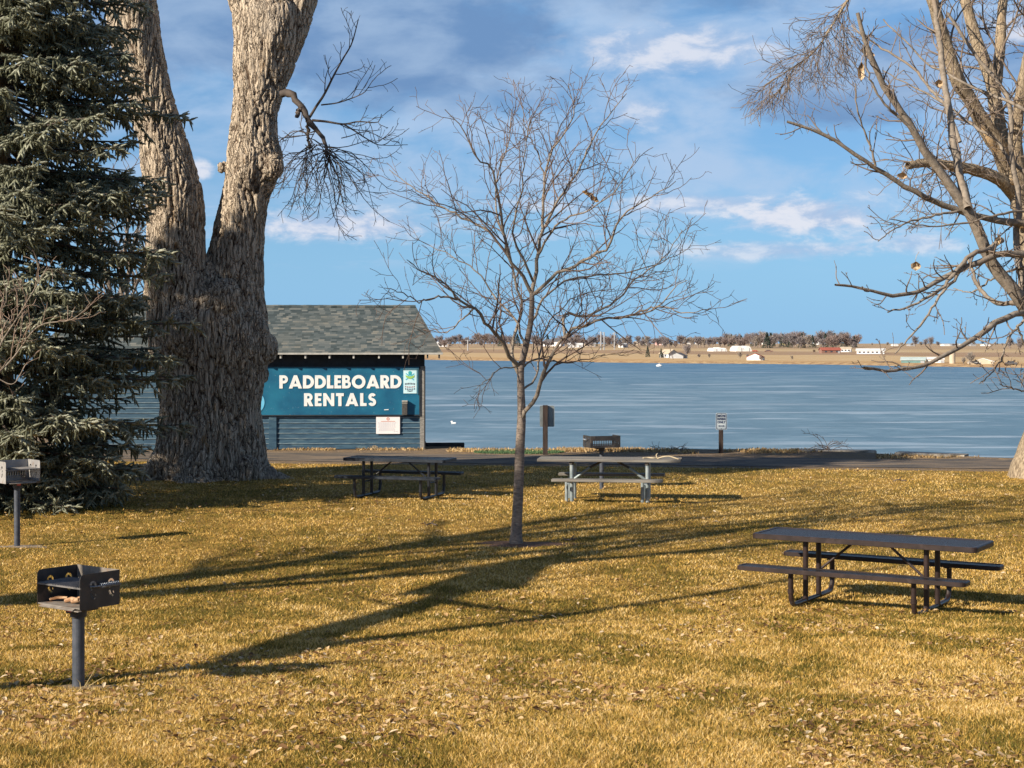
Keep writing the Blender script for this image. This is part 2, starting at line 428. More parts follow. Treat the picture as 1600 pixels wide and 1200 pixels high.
def leaves():
    X, Y, r = lawn_pts(80000, 8., 40.5, 1.8, 5)
    d = fbm(np.stack([X*.9, Y*.7, X*0], -1), 3, 31); keep = r.random(len(X)) < sstep(d, .38, .66)*(.11+.17*sstep(Y, 20, 11)+.15*(np.hypot(X-4, Y-16.5) < 2.6)+.15*(X < -2)*(Y > 27)); X, Y = X[keep], Y[keep]; n = len(X); Z = zt(X, Y)+.018
    L = .010+.018*r.random(n)**2.+.0006*Y; a = r.random(n)*2*np.pi
    d0 = np.stack([np.cos(a), np.sin(a), (r.random(n)-.5)*1.0], -1); d1 = np.stack([-np.sin(a), np.cos(a), (r.random(n)-.5)*1.0], -1); up = np.stack([0*X, 0*X, .25+.5*r.random(n)], -1)
    c0 = np.stack([X, Y, Z], -1); L = L[:, None]
    # six-point leaf folded along the midrib
    P = [c0-d0*L, c0-d0*L*.2+d1*L*.55+up*L*.6, c0+d0*L*.55+d1*L*.4+up*L*.5, c0+d0*L*1.05+up*L*.15, c0+d0*L*.45-d1*L*.5+up*L*.7, c0-d0*L*.35-d1*L*.45+up*L*.3]
    V = np.stack(P, 1).reshape(-1, 3); i = np.arange(n)[:, None]*6
    F = np.concatenate([i+np.array([0, 1, 2, 3]), i+np.array([0, 3, 4, 5])], 1).reshape(-1, 4)
    c = r.random(n)**1.35
    o = npmesh('fallen_leaves', V, F, mat_attr('dead_leaf', [(0., (.16, .08, .035)), (.25, (.32, .18, .08)), (.5, (.52, .34, .16)), (.8, (.68, .49, .28)), (1., (.76, .64, .46))], rough=.6, trans=.2), attrs={'c': np.repeat(c, 6)})
    tag(o, 'dry tan and brown leaves scattered over the grass', kind='stuff')
leaves()
def patch(name, cx, cy, rx, ry, a, b_, lift=.006, label=None, n=46, seed=1):
    V = [[cx, cy, zq(cx, cy)+lift+.012]]; r = np.random.default_rng(seed)
    for ring in (.5, 1.):
        for k in range(n):
            th = 2*np.pi*k/n; q = ring*(1+.22*math.sin(3*th+seed)+.12*math.sin(7*th)+.12*(r.random()-.5))
            x, y = cx+rx*q*math.cos(th), cy+ry*q*math.sin(th); V.append([x, y, zq(x, y)+lift*(1.0 if ring < 1 else .4)])
    F3 = [[0, 1+k, 1+(k+1) % n] for k in range(n)]; F4 = [[1+k, 1+n+k, 1+n+(k+1) % n, 1+(k+1) % n] for k in range(n)]
    m = noisy(name+'_mat', a, b_, 30, .95, bd=.02, bs=60)
    return tag(npmesh(name, V, [np.array(F3), np.array(F4)], m, smooth=True), label, kind='stuff')
patch('mulch', TREE[0]+.15, TREE[1]-.02, .75, .34, (.10, .05, .03), (.24, .14, .09), label='brown mulch ring around the slender young tree')
patch('bare_soil', GRILLS[0][0]+.10, GRILLS[0][1]-.0, .26, .13, (.24, .17, .09), (.36, .26, .14), label='bare soil round the near grill post')
patch('bare_soil', GRILLS[1][0]+.05, GRILLS[1][1], .42, .17, (.22, .17, .12), (.42, .34, .26), label='bare soil round the left grill post', seed=4)

# ------------------------------------------------------------------ bare-branch generator
def catmull(P, n):
    P = np.asarray(P, float)
    if len(P) < 3: t = np.linspace(0, 1, n)[:, None]; return P[0]*(1-t)+P[-1]*t
    Q = np.vstack([2*P[0]-P[1], P, 2*P[-1]-P[-2]]); d = np.r_[0, np.cumsum(np.linalg.norm(np.diff(P, axis=0), axis=1))]
    out = []
    for s in np.linspace(0, d[-1], n):
        i = min(np.searchsorted(d, s, 'right')-1, len(P)-2); t = (s-d[i])/(d[i+1]-d[i]+1e-9)
        a, b, c, e = Q[i], Q[i+1], Q[i+2], Q[i+3]
        out.append(.5*(2*b+(c-a)*t+(2*a-5*b+4*c-e)*t*t+(3*b-a-3*c+e)*t**3))
    return np.array(out)
def tubes(brs):
    """brs: list of (P (n,3), R (n,), sides) -> V, F, c"""
    groups = {}
    for P, R, s in brs: groups.setdefault((len(P), s), []).append((P, R))
    Vs, Fs, Cs, o = [], [], [], 0
    for (n, s), L in groups.items():
        P = np.array([l[0] for l in L]); R = np.array([l[1] for l in L]); B = len(L)
        T = np.empty_like(P); T[:, 1:-1] = P[:, 2:]-P[:, :-2]; T[:, 0] = P[:, 1]-P[:, 0]; T[:, -1] = P[:, -1]-P[:, -2]
        T /= np.linalg.norm(T, axis=2, keepdims=True)+1e-9
        m = P[:, -1]-P[:, 0]; ref = np.where((np.abs(m[:, 2:3]) > .8*np.linalg.norm(m, axis=1, keepdims=True)), [[1., .1, 0.]], [[.05, 0., 1.]])
        U = np.cross(T, ref[:, None, :]); U /= np.linalg.norm(U, axis=2, keepdims=True)+1e-9; Wv = np.cross(T, U)
        a = np.arange(s)*2*np.pi/s
        V = P[:, :, None]+(U[:, :, None]*np.cos(a)[:, None]+Wv[:, :, None]*np.sin(a)[:, None])*R[:, :, None, None]
        idx = o+np.arange(B*n*s).reshape(B, n, s); nx = np.roll(idx, -1, 2)
        F = np.stack([idx[:, :-1], nx[:, :-1], nx[:, 1:], idx[:, 1:]], -1).reshape(-1, 4)
        Vs.append(V.reshape(-1, 3)); Fs.append(F); o += B*n*s
    return np.concatenate(Vs), np.concatenate(Fs)
def perp(r, t):
    v = r.normal(size=3); v -= t*v.dot(t); return v/(np.linalg.norm(v)+1e-9)
def grow(P, R, lvl, out, sp, r, L0=None):
    """spawn side branches on the polyline P; sp = per-level dicts"""
    if lvl >= len(sp): return
    S = sp[lvl]; seg = np.linalg.norm(np.diff(P, axis=0), axis=1); d = np.r_[0, np.cumsum(seg)]; L = d[-1]
    s = L*S.get('start', .2)+S['gap']*r.random()
    side = r.integers(2)
    while s < L*.985:
        i = min(np.searchsorted(d, s, 'right')-1, len(P)-2); t = (s-d[i])/(seg[i]+1e-9)
        p = P[i]*(1-t)+P[i+1]*t; rad = R[i]*(1-t)+R[i+1]*t; T = (P[i+1]-P[i])/(seg[i]+1e-9)
        n = perp(r, T)
        if S.get('flat'): n = n*np.array([1, S['flat'], 1]); n -= T*n.dot(T); n /= np.linalg.norm(n)+1e-9
        if S.get('alt'):                              # left-right alternation of the shoots
            if lvl and n[0]*(1 if side else -1) < 0: n = -n
            side = 1-side
        ang = R_(S['ang']*(1+.35*r.normal()*.6)); D = T*math.cos(ang)+n*math.sin(ang)
        D = D+np.array([0, 0, S.get('up', 0.)]); D /= np.linalg.norm(D)
        ln = S['len']*(S.get('lmin', .35)+(1-S.get('lmin', .35))*(1-s/L)**S.get('lp', .8))*(.6+.8*r.random())
        if S.get('rel'): ln *= L
        n_ = S.get('n', 6); Q = [p]; dd = D; st = ln/(n_-1)
        for k in range(n_-1):
            dd = dd+r.normal(size=3)*S.get('wig', .18)+np.array([0, 0, S.get('curl', .06)]); dd /= np.linalg.norm(dd)
            Q.append(Q[-1]+dd*st)
        Q = np.array(Q); r0 = min(rad*S.get('rr', .6), S.get('rmax', 9.)); r0 = max(r0, S['rmin']*1.15)
        RR = np.linspace(r0, max(S['rmin'], r0*.35), n_)
        out.append((Q, RR, S.get('sides', 4)))
        grow(Q, RR, lvl+1, out, sp, r)
        s += S['gap']*(.55+.9*r.random())

def mat_bark(name, a, b_, c, vs=(6, 6, 1.2), sc=4, bd=.02, rough=.9):
    m, t, b = pbr(name, a, rough, spec=.2); p = opos(t); q = t.vmul(p, vs)
    n = t.noise(q, sc, 6, .65, .4); k = t.noise(p, 1.6, 4, .6)
    col = t.mix(t.smooth(n, .34, .66), a, b_); col = t.mix(t.smooth(k, .52, .72, 0, .7), col, c)
    t.l.new(col, b.inputs['Base Color']); bump(t, b, n, bd); return m
M_YOUNG = mat_bark('young_bark', (.15, .12, .10), (.31, .255, .215), (.19, .14, .11), (1.5, 1.5, 5), 8, .008)
M_TWIG = noisy('twig_bark', (.115, .075, .058), (.21, .15, .12), 3, .75)
M_GREYB = mat_bark('grey_branch_bark', (.165, .14, .115), (.30, .255, .21), (.24, .185, .14), (3, 3, 3), 7, .006)
M_GREYT = noisy('grey_twig', (.14, .105, .085), (.24, .19, .15), 3, .75)
M_OLDB = mat_bark('old_bark', (.17, .13, .09), (.46, .37, .26), (.36, .26, .16), (7, 7, 1.3), 4, .05)
M_TAN = noisy('bare_wood', (.62, .44, .25), (.48, .33, .19), 5, .8, bd=.01, stretch=(4, 4, .8))
M_DARKT = noisy('dark_twig', (.06, .048, .042), (.115, .09, .075), 3, .8)

def limb(pts, y0, y1, r0, r1, n=16, sides=8, wob=0., r=None, ys=None, off=(0, 0, 0)):
    """limb through pixels pts with its own depth running y0..y1"""
    k = len(pts); Ys = ys if ys is not None else np.linspace(y0, y1, k)
    P = np.array([W(px, py, Y) for (px, py), Y in zip(pts, Ys)])
    P = catmull(P, n)
    if wob and r is not None: P[1:-1] += r.normal(size=(n-2, 3))*wob
    return P-np.array(off), np.linspace(r0, r1, n), sides

# ---- the slender young tree in the middle
def young_tree():
    r = np.random.default_rng(21); bx, by, bz = TREE; O = (bx, by, bz)
    root = thing('young_tree', 'slender leafless young tree with a wide twiggy crown, alone in the middle of the lawn', 'tree', O)
    L = lambda pts, y0, y1, r0, r1, n=16, s=8: limb(pts, y0, y1, r0, r1, n, s, off=O)
    Y = by
    tr = limb([(806, 853), (807, 825), (809, 790), (811, 740), (813, 690), (815, 650), (814, 610), (814, 575), (822, 540), (829, 505), (831, 475), (831, 456)], Y, Y, .1, .05, 40, 14, off=O)
    tr = (tr[0], np.interp(np.linspace(0, 1, 40), [0, .04, .1, .45, .66, 1], [.118, .090, .079, .069, .053, .036]), 14)
    V, F = tubes([tr]); npmesh('trunk', V, F, M_YOUNG, root, smooth=True)
    defs = [([(831, 456), (841, 395), (848, 353), (850, 276), (865, 232), (884, 205), (896, 172), (888, 132)], .1, .5, .034, .006),
            ([(830, 458), (816, 430), (804, 416), (792, 391), (785, 350), (781, 325), (769, 262), (748, 251), (725, 205), (695, 171)], 0, -1.0, .032, .006),
            ([(846, 362), (862, 330), (877, 304), (902, 269), (923, 220), (951, 181), (979, 146)], .3, 1.2, .026, .006),
            ([(832, 461), (870, 430), (916, 405), (951, 384), (968, 342), (1007, 314), (1056, 283)], 0, -1.3, .032, .006),
            ([(793, 397), (765, 362), (720, 339), (690, 322), (667, 307), (640, 290), (608, 265)], -.1, .9, .024, .006),
            ([(811, 572), (795, 555), (782, 530), (762, 507), (743, 481), (714, 468), (697, 445), (662, 425), (636, 406)], 0, -1.5, .038, .006),
            ([(813, 590), (800, 553), (808, 515), (816, 477), (808, 451), (795, 396), (778, 340), (776, 280), (795, 220), (800, 170)], .1, 1.3, .030, .006),
            ([(815, 658), (826, 636), (840, 618), (850, 581), (870, 542), (883, 523), (925, 503), (980, 494), (1022, 484), (1052, 455), (1074, 438)], 0, -.9, .040, .006),
            ([(883, 526), (880, 500), (886, 488), (912, 494), (957, 474), (990, 440), (1040, 400), (1066, 360)], -.4, .8, .026, .006),
            ([(980, 494), (1030, 480), (1070, 489), (1110, 481)], -.6, -1.1, .018, .005),
            ([(811, 578), (840, 562), (880, 566), (915, 562), (945, 553)], 0, .8, .018, .005),
            ([(811, 572), (790, 574), (775, 580), (756, 598), (740, 609)], 0, -.7, .014, .004),
            ([(714, 468), (690, 462), (655, 470), (625, 455), (600, 450)], -.9, -1.5, .018, .005),
            ([(743, 481), (720, 500), (700, 520), (670, 512)], -.7, .3, .016, .004),
            ([(829, 505), (850, 470), (880, 440), (930, 430), (985, 425), (1035, 410), (1080, 385)], .1, 1.6, .022, .005),
            ([(833, 440), (815, 400), (800, 360), (815, 300), (820, 240), (830, 180)], 0, -1.2, .022, .005),
            ([(850, 276), (838, 235), (820, 200), (818, 165)], .4, .0, .014, .004),
            ([(840, 400), (870, 350), (915, 330), (960, 300), (1000, 240)], .2, -1.5, .020, .005),
            ([(820, 545), (805, 500), (770, 460), (740, 420), (705, 400), (650, 372)], 0, 1.7, .022, .005),
            ([(815, 610), (838, 585), (845, 540), (862, 500), (900, 462), (960, 452)], 0, 1.7, .020, .005)]
    tw = []
    sp = [dict(gap=.19, len=1.1, lmin=.35, ang=46, up=.16, wig=.17, curl=.05, n=7, rr=.55, rmin=.0042, sides=4, start=.16, alt=1, lp=.7),
          dict(gap=.155, len=.50, lmin=.4, ang=50, up=.10, wig=.2, curl=.04, n=5, rr=.62, rmin=.0034, rmax=.009, sides=3, start=.12, alt=1),
          dict(gap=.2, len=.17, lmin=.5, ang=52, up=.08, wig=.22, curl=.02, n=3, rr=.75, rmin=.0030, rmax=.006, sides=3, start=.2)]
    for pts, a, b_, r0, r1 in defs:
        P, RR, s = L(pts, Y+a, Y+b_, r0, r1, 22)
        P[1:-1] += r.normal(size=(20, 3))*.012
        V, F = tubes([(P, RR*.9, 8)]); npmesh('limb', V, F, M_GREYB, root, smooth=True)
        grow(P, RR, 0, tw, sp, r)
    V, F = tubes(tw); npmesh('twigs', V, F, M_TWIG, root)
    # the few curled leaves left hanging
    bm = bmesh.new()
    for px, py in ((915, 300), (926, 308), (931, 312), (921, 304)):
        c = Vector(W(px, py, Y-.3)-np.array(O)); a = r.random()*6; s = .06
        vs = [bm.verts.new(c+Vector((math.cos(a+q)*s*w_, .03*math.sin(q*2), math.sin(a+q)*s*w_))) for q, w_ in zip(np.linspace(0, 5.3, 7), (1, .5, .8, .4, 1, .5, .7))]
        bm.faces.new(vs)
    bobj('leaf_cluster', bm, noisy('clinging_leaf', (.22, .13, .05), (.42, .27, .12), 30), root)
young_tree()

# ---- the tree just outside the frame on the right, whose long shoots reach in
def reaching_tree():
    r = np.random.default_rng(5); Y = 14.6; bx, by = W(1685, 0, Y)[0], Y; O = (bx, by, zq(bx, by))
    root = thing('reaching_tree', 'leafless tree at the right edge whose long smooth grey shoots reach into the sky', 'tree', O)
    P = catmull(np.array([[bx, by, O[2]-.05], [bx-.02, by, 1.2], [bx-.1, by, 2.2], [bx-.22, by+.05, 3.1], W(1640, 470, Y), W(1636, 395, Y), W(1640, 240, Y), W(1655, 40, Y), W(1650, -250, Y)]), 40)-np.array(O)
    V, F = tubes([(P, np.interp(np.linspace(0, 1, 40), [0, .05, .5, 1], [.2, .15, .10, .03]), 14)]); npmesh('trunk', V, F, M_GREYB, root, smooth=True)
    defs = [([(1640, 500), (1600, 480), (1590, 462), (1559, 423), (1538, 385), (1522, 345), (1500, 312), (1470, 270), (1448, 238), (1427, 203), (1405, 168), (1383, 140), (1366, 99), (1353, 69), (1340, 20)], 0, -.9, .062, .016),
            ([(1513, 325), (1502, 285), (1492, 233), (1481, 164), (1474, 114), (1468, 66), (1460, 0), (1462, -60)], -.45, .3, .036, .018),
            ([(1640, 357), (1615, 352), (1583, 348), (1540, 340), (1508, 332), (1468, 319), (1444, 307), (1405, 285), (1370, 264), (1340, 244), (1290, 212), (1230, 190)], .3, -.6, .034, .010),
            ([(1640, 400), (1605, 397), (1573, 396), (1545, 404), (1503, 420), (1457, 444), (1424, 459), (1387, 461), (1340, 449), (1305, 445)], -.1, -1.4, .032, .009),
            ([(1566, 375), (1545, 388), (1536, 391), (1515, 400), (1492, 427), (1466, 455), (1429, 476), (1387, 488)], -.3, -1.1, .024, .006),
            ([(1640, 500), (1600, 489), (1564, 500), (1527, 525), (1489, 549), (1440, 572), (1387, 579), (1350, 574)], 0, -1.6, .032, .008),
            ([(1640, 478), (1605, 474), (1564, 474), (1545, 465), (1527, 444), (1518, 420), (1512, 400)], .1, .5, .028, .010),
            ([(1640, 560), (1604, 500), (1597, 465), (1594, 425), (1587, 367), (1592, 310), (1580, 240), (1578, 168), (1565, 136), (1539, 103), (1511, 69), (1480, 20)], .1, .5, .036, .012),
            ([(1508, 330), (1470, 335), (1425, 345), (1400, 356), (1372, 377)], -.3, -.9, .012, .004),
            ([(1512, 402), (1500, 425), (1470, 460), (1445, 500), (1419, 530), (1398, 553)], -.3, -.7, .016, .005),
            ([(1500, 222), (1479, 168), (1461, 147), (1422, 103), (1366, 69), (1330, 40)], .1, .9, .018, .006),
            ([(1427, 205), (1400, 178), (1388, 168), (1366, 138), (1353, 103), (1349, 70)], -.8, -1.1, .013, .005),
            ([(1640, 300), (1580, 252), (1557, 220), (1524, 199), (1496, 177), (1461, 153), (1427, 136), (1379, 110)], .3, 1.2, .018, .005),
            ([(1640, 190), (1580, 160), (1557, 151), (1505, 129), (1483, 116), (1448, 99), (1420, 69), (1380, 30)], .2, 1., .016, .006),
            ([(1368, 259), (1353, 212), (1340, 173), (1337, 130)], -.4, -.7, .010, .004),
            ([(1640, 335), (1590, 330), (1560, 335), (1500, 350), (1440, 352), (1390, 342)], 0, -.9, .012, .004),
            ([(1640, 640), (1610, 615), (1580, 606), (1562, 600)], 0, -.5, .010, .004),
            ([(1600, 500), (1575, 530), (1560, 570), (1530, 600)], 0, -.4, .012, .004),
            ([(1590, 510), (1604, 560), (1596, 600)], 0, .4, .010, .004),
            ([(1605, 415), (1560, 430), (1520, 455), (1490, 450)], .1, .8, .012, .004)]
    tw = []
    sp = [dict(gap=.16, len=.42, lmin=.4, ang=48, up=.12, wig=.17, curl=.05, n=6, rr=.5, rmin=.0032, rmax=.009, sides=4, start=.12, alt=1),
          dict(gap=.10, len=.13, lmin=.5, ang=50, up=.05, wig=.2, curl=.03, n=4, rr=.7, rmin=.0024, rmax=.005, sides=3, start=.15),
          dict(gap=.055, len=.018, lmin=.9, ang=45, n=3, wig=.1, rr=1.2, rmin=.0026, rmax=.0045, sides=4, start=.3)]
    for pts, a, b_, r0, r1 in defs:
        P, RR, s = limb(pts, Y+a, Y+b_, r0, r1, 26, 8, off=O); P[1:-1] += r.normal(size=(24, 3))*.005
        RR = RR*(1+.10*np.abs(r.normal(size=26)))
        V, F = tubes([(P, RR, 9)]); npmesh('limb', V, F, M_GREYB, root, smooth=True)
        grow(P, RR, 0, tw, sp, r)
        if r0 > .02: grow(P, RR, 2, tw, sp, r)
    V, F = tubes(tw); npmesh('twigs', V, F, M_GREYT, root)
    lm = noisy('pale_dead_leaf', (.52, .40, .26), (.40, .27, .15), 30, .6, bd=.004)
    for px, py, w_, h_ in ((1345, 113, 14, 32), (1352, 80, 15, 16), (1361, 87, 12, 12), (1466, 131, 16, 14), (1410, 275, 22, 12), (1430, 416, 20, 15), (1559, 375, 9, 16)):
        bm = bmesh.new(); c = Vector(W(px, py, Y-.4)-np.array(O)); sx, sz = w_*Y/FPX/2.4, h_*Y/FPX/2.2; g = {}; tube(bm, [c+Vector((0, 0, sz*.8)), c+Vector((.01, .0, sz+.05)), c+Vector((.04, .02, sz+.09))], .0022, 5)
        for i in range(7):
            for j in range(5):
                u, v = i/3-1, j/2-1; hw = (1-abs(v)**2.2)*.95+.05*r.random()
                g[i, j] = bm.verts.new(c+Vector((u*hw*sx*(1+.12*r.normal()), .012*math.cos(u*2.6)+.01*r.normal()-.02*abs(v), v*sz)))
        for i in range(6):
            for j in range(4): bm.faces.new((g[i, j], g[i+1, j], g[i+1, j+1], g[i, j+1]))
        bobj('leaf', bm, lm, root, smooth=True)
reaching_tree()

# ---- old tree at the right edge (behind)
def old_tree():
    r = np.random.default_rng(9); Y = 36.; O = (*gpt(1614, 745)[:2], 0.); O = (O[0], Y, zq(O[0], Y))
    root = thing('old_tree', 'old leafless tree with broken bark-stripped limbs at the far right edge beside the road', 'tree', O)
    def main(pts, rad, y0, y1, n=40, s=20, name='limb', m=M_OLDB):
        P, _, _ = limb(pts, Y+y0, Y+y1, 1, 1, n, s, off=O)
        R = np.interp(np.linspace(0, 1, n), np.linspace(0, 1, len(rad)), rad)/69.4*1.
        V, F = tubes([(P, R, s)])
        th = fbm(V*np.array([7, 7, 1.6]), 3, 3)[:, None]
        c = np.repeat(P[:, None], s, 1).reshape(-1, 3); d = V-c; V = V+d/(np.linalg.norm(d, axis=1, keepdims=True)+1e-6)*(th-.5)*.12*min(1., max(rad)/20)
        npmesh(name, V, F, m, root, smooth=True); return P, R
    main([(1626, 752), (1626, 725), (1630, 690), (1640, 600), (1638, 500), (1622, 420), (1611, 370), (1597, 320), (1583, 277), (1573, 244)], [52, 34, 29, 27, 25, 24, 22, 19, 15, 13], 0, 0, 60, 28, 'trunk')
    arms = [main([(1575, 262), (1560, 230), (1535, 190), (1515, 155), (1496, 125), (1479, 73), (1462, 20), (1440, -60)], [14, 13, 12, 11, 10, 9, 8, 6], 0, -1.5),
            main([(1578, 275), (1571, 235), (1563, 205), (1557, 168), (1548, 125), (1535, 90), (1524, 60), (1508, 0), (1490, -70)], [13, 12, 11, 11, 10, 10, 9, 8, 6], 0, .8),
            main([(1557, 140), (1560, 105), (1563, 66), (1566, 10), (1580, -60)], [8, 8, 8, 7, 5], .4, 1.4),
            main([(1592, 325), (1590, 260), (1589, 200), (1600, 120), (1622, 40), (1630, -40)], [13, 10, 8, 9, 9, 7], 0, -1.2),
            main([(1586, 305), (1563, 281), (1524, 266), (1492, 260), (1450, 254), (1418, 259)], [11, 10, 9, 8, 7, 5], 0, -1.6),
            main([(1632, 480), (1670, 380), (1700, 250), (1760, 80), (1800, -80)], [22, 18, 15, 11, 8], 0, 1.)]
    # stripped pale wood along a limb and two torn stubs
    P, _, _ = limb([(1533, 196), (1546, 218), (1560, 243)], Y-.62, Y-.26, 1, 1, 14, off=O); V, F = tubes([(P, np.interp(np.linspace(0, 1, 14), [0, .5, 1], [.02, .11, .03]), 10)]); npmesh('stripped_wood', V, F, M_TAN, root, smooth=True)
    for a, b_, q in (((1571, 283), (1588, 286), .075), ((1582, 352), (1603, 354), .06)):
        P, _, _ = limb([a, b_], Y-.28, Y-.3, 1, 1, 8, off=O); V, F = tubes([(P, np.array([.02, .6, .8, 1, 1, .8, .6, .1])*q, 8)]); npmesh('stripped_wood', V, F, M_TAN, root)
    sp = [dict(gap=.33, len=2.1, lmin=.35, ang=52, up=.1, wig=.2, curl=.02, n=7, rr=.35, rmin=.008, rmax=.03, sides=4, start=.15),
          dict(gap=.24, len=.85, lmin=.4, ang=50, up=.05, wig=.22, curl=.0, n=5, rr=.6, rmin=.0058, rmax=.012, sides=3, start=.15),
          dict(gap=.2, len=.36, lmin=.5, ang=48, up=.0, wig=.22, curl=-.02, n=4, rr=.7, rmin=.0048, rmax=.008, sides=3, start=.2)]
    tw = []
    for k, (P, R) in enumerate(arms):
        if k != 4: grow(P, R, 0, tw, sp, r)
    # dense drooping brush on the broken horizontal limb
    P, R = arms[4]
    sp2 = [dict(gap=.05, len=1.7, lmin=.8, ang=72, up=-.12, wig=.2, curl=-.03, n=7, rr=.2, rmin=.007, rmax=.014, sides=3, start=.3),
           dict(gap=.2, len=.5, lmin=.5, ang=45, up=.0, wig=.2, curl=.0, n=5, rr=.7, rmin=.0048, rmax=.008, sides=3, start=.2)]
    grow(P, R, 0, tw, sp2, r)
    # limb that passes above the frame and hangs a fan of fine twigs into it
    Pa, Ra = main([(1508, 0), (1460, -60), (1400, -70), (1340, -20), (1300, 40), (1282, 68), (1266, 86), (1232, 110), (1195, 133)], [5, 4.5, 4, 3, 2.2, 1.6, 1.2, .9, .5], 1, -1.5, 40, 10)
    sp3 = [dict(gap=.055, len=1.9, lmin=.5, ang=62, up=-.45, wig=.27, curl=-.07, n=9, rr=.4, rmin=.0058, rmax=.014, sides=3, start=.52),
           dict(gap=.13, len=.75, lmin=.4, ang=42, up=-.15, wig=.2, curl=-.05, n=6, rr=.7, rmin=.0048, rmax=.008, sides=3, start=.15)]
    grow(Pa, Ra, 0, tw, sp3, r)
    V, F = tubes(tw); npmesh('twigs', V, F, M_GREYT, root)
old_tree()

# ---- the big forked cottonwood
def mat_cottonwood():
    m, t, b = pbr('cottonwood_bark', (.3, .24, .18), .95, spec=.12); p = opos(t)
    h = t.new('ShaderNodeAttribute', attribute_name='h').outputs['Fac']
    n = t.noise(t.vmul(p, (14, 14, 2.2)), 1.6, 6, .7); k = t.noise(t.vmul(p, (1, 1, .6)), .9, 4, .6)
    c = t.mix(t.smooth(n, .3, .7), (.44, .36, .28), (.72, .61, .48))
    wn = t.new('ShaderNodeTexNoise'); t.l.new(p, wn.inputs['Vector']); wn.inputs['Scale'].default_value = 2.2; wn.inputs['Detail'].default_value = 4
    va = t.new('ShaderNodeVectorMath', operation='MULTIPLY_ADD'); t.l.new(wn.outputs['Color'], va.inputs[0]); va.inputs[1].default_value = (.30, .30, .5); t.l.new(p, va.inputs[2])
    vo = t.new('ShaderNodeTexVoronoi', feature='DISTANCE_TO_EDGE'); t.l.new(t.vmul(va.outputs[0], (13., 13., 1.0)), vo.inputs['Vector']); vo.inputs['Scale'].default_value = 1.
    vs = t.new('ShaderNodeTexVoronoi', feature='DISTANCE_TO_EDGE'); t.l.new(t.vmul(va.outputs[0], (30., 30., 5.)), vs.inputs['Vector']); vs.inputs['Scale'].default_value = 1.
    cr = t.math('MULTIPLY', t.smooth(vo.outputs['Distance'], .0, .11), t.smooth(vs.outputs['Distance'], .0, .09, .75, 1.))
    c = t.mix(t.smooth(h, .5, .05), c, (.10, .065, .045))                 # corky inner bark inside the furrows
    c = t.mix(t.smooth(cr, .45, .0, 0, .8), c, (.10, .068, .048))
    o = t.noise(t.vmul(p, (2.4, 2.4, .55)), 1.1, 4, .6)
    c = t.mix(t.smooth(o, .62, .74, 0, .75), c, (.56, .34, .15))
    c = t.mix(t.smooth(k, .55, .75, 0, .5), c, (.38, .35, .32))
    t.l.new(c, b.inputs['Base Color']); bump(t, b, t.math('MULTIPLY_ADD', cr, 1.1, t.math('MULTIPLY', n, .6)), .045); return m
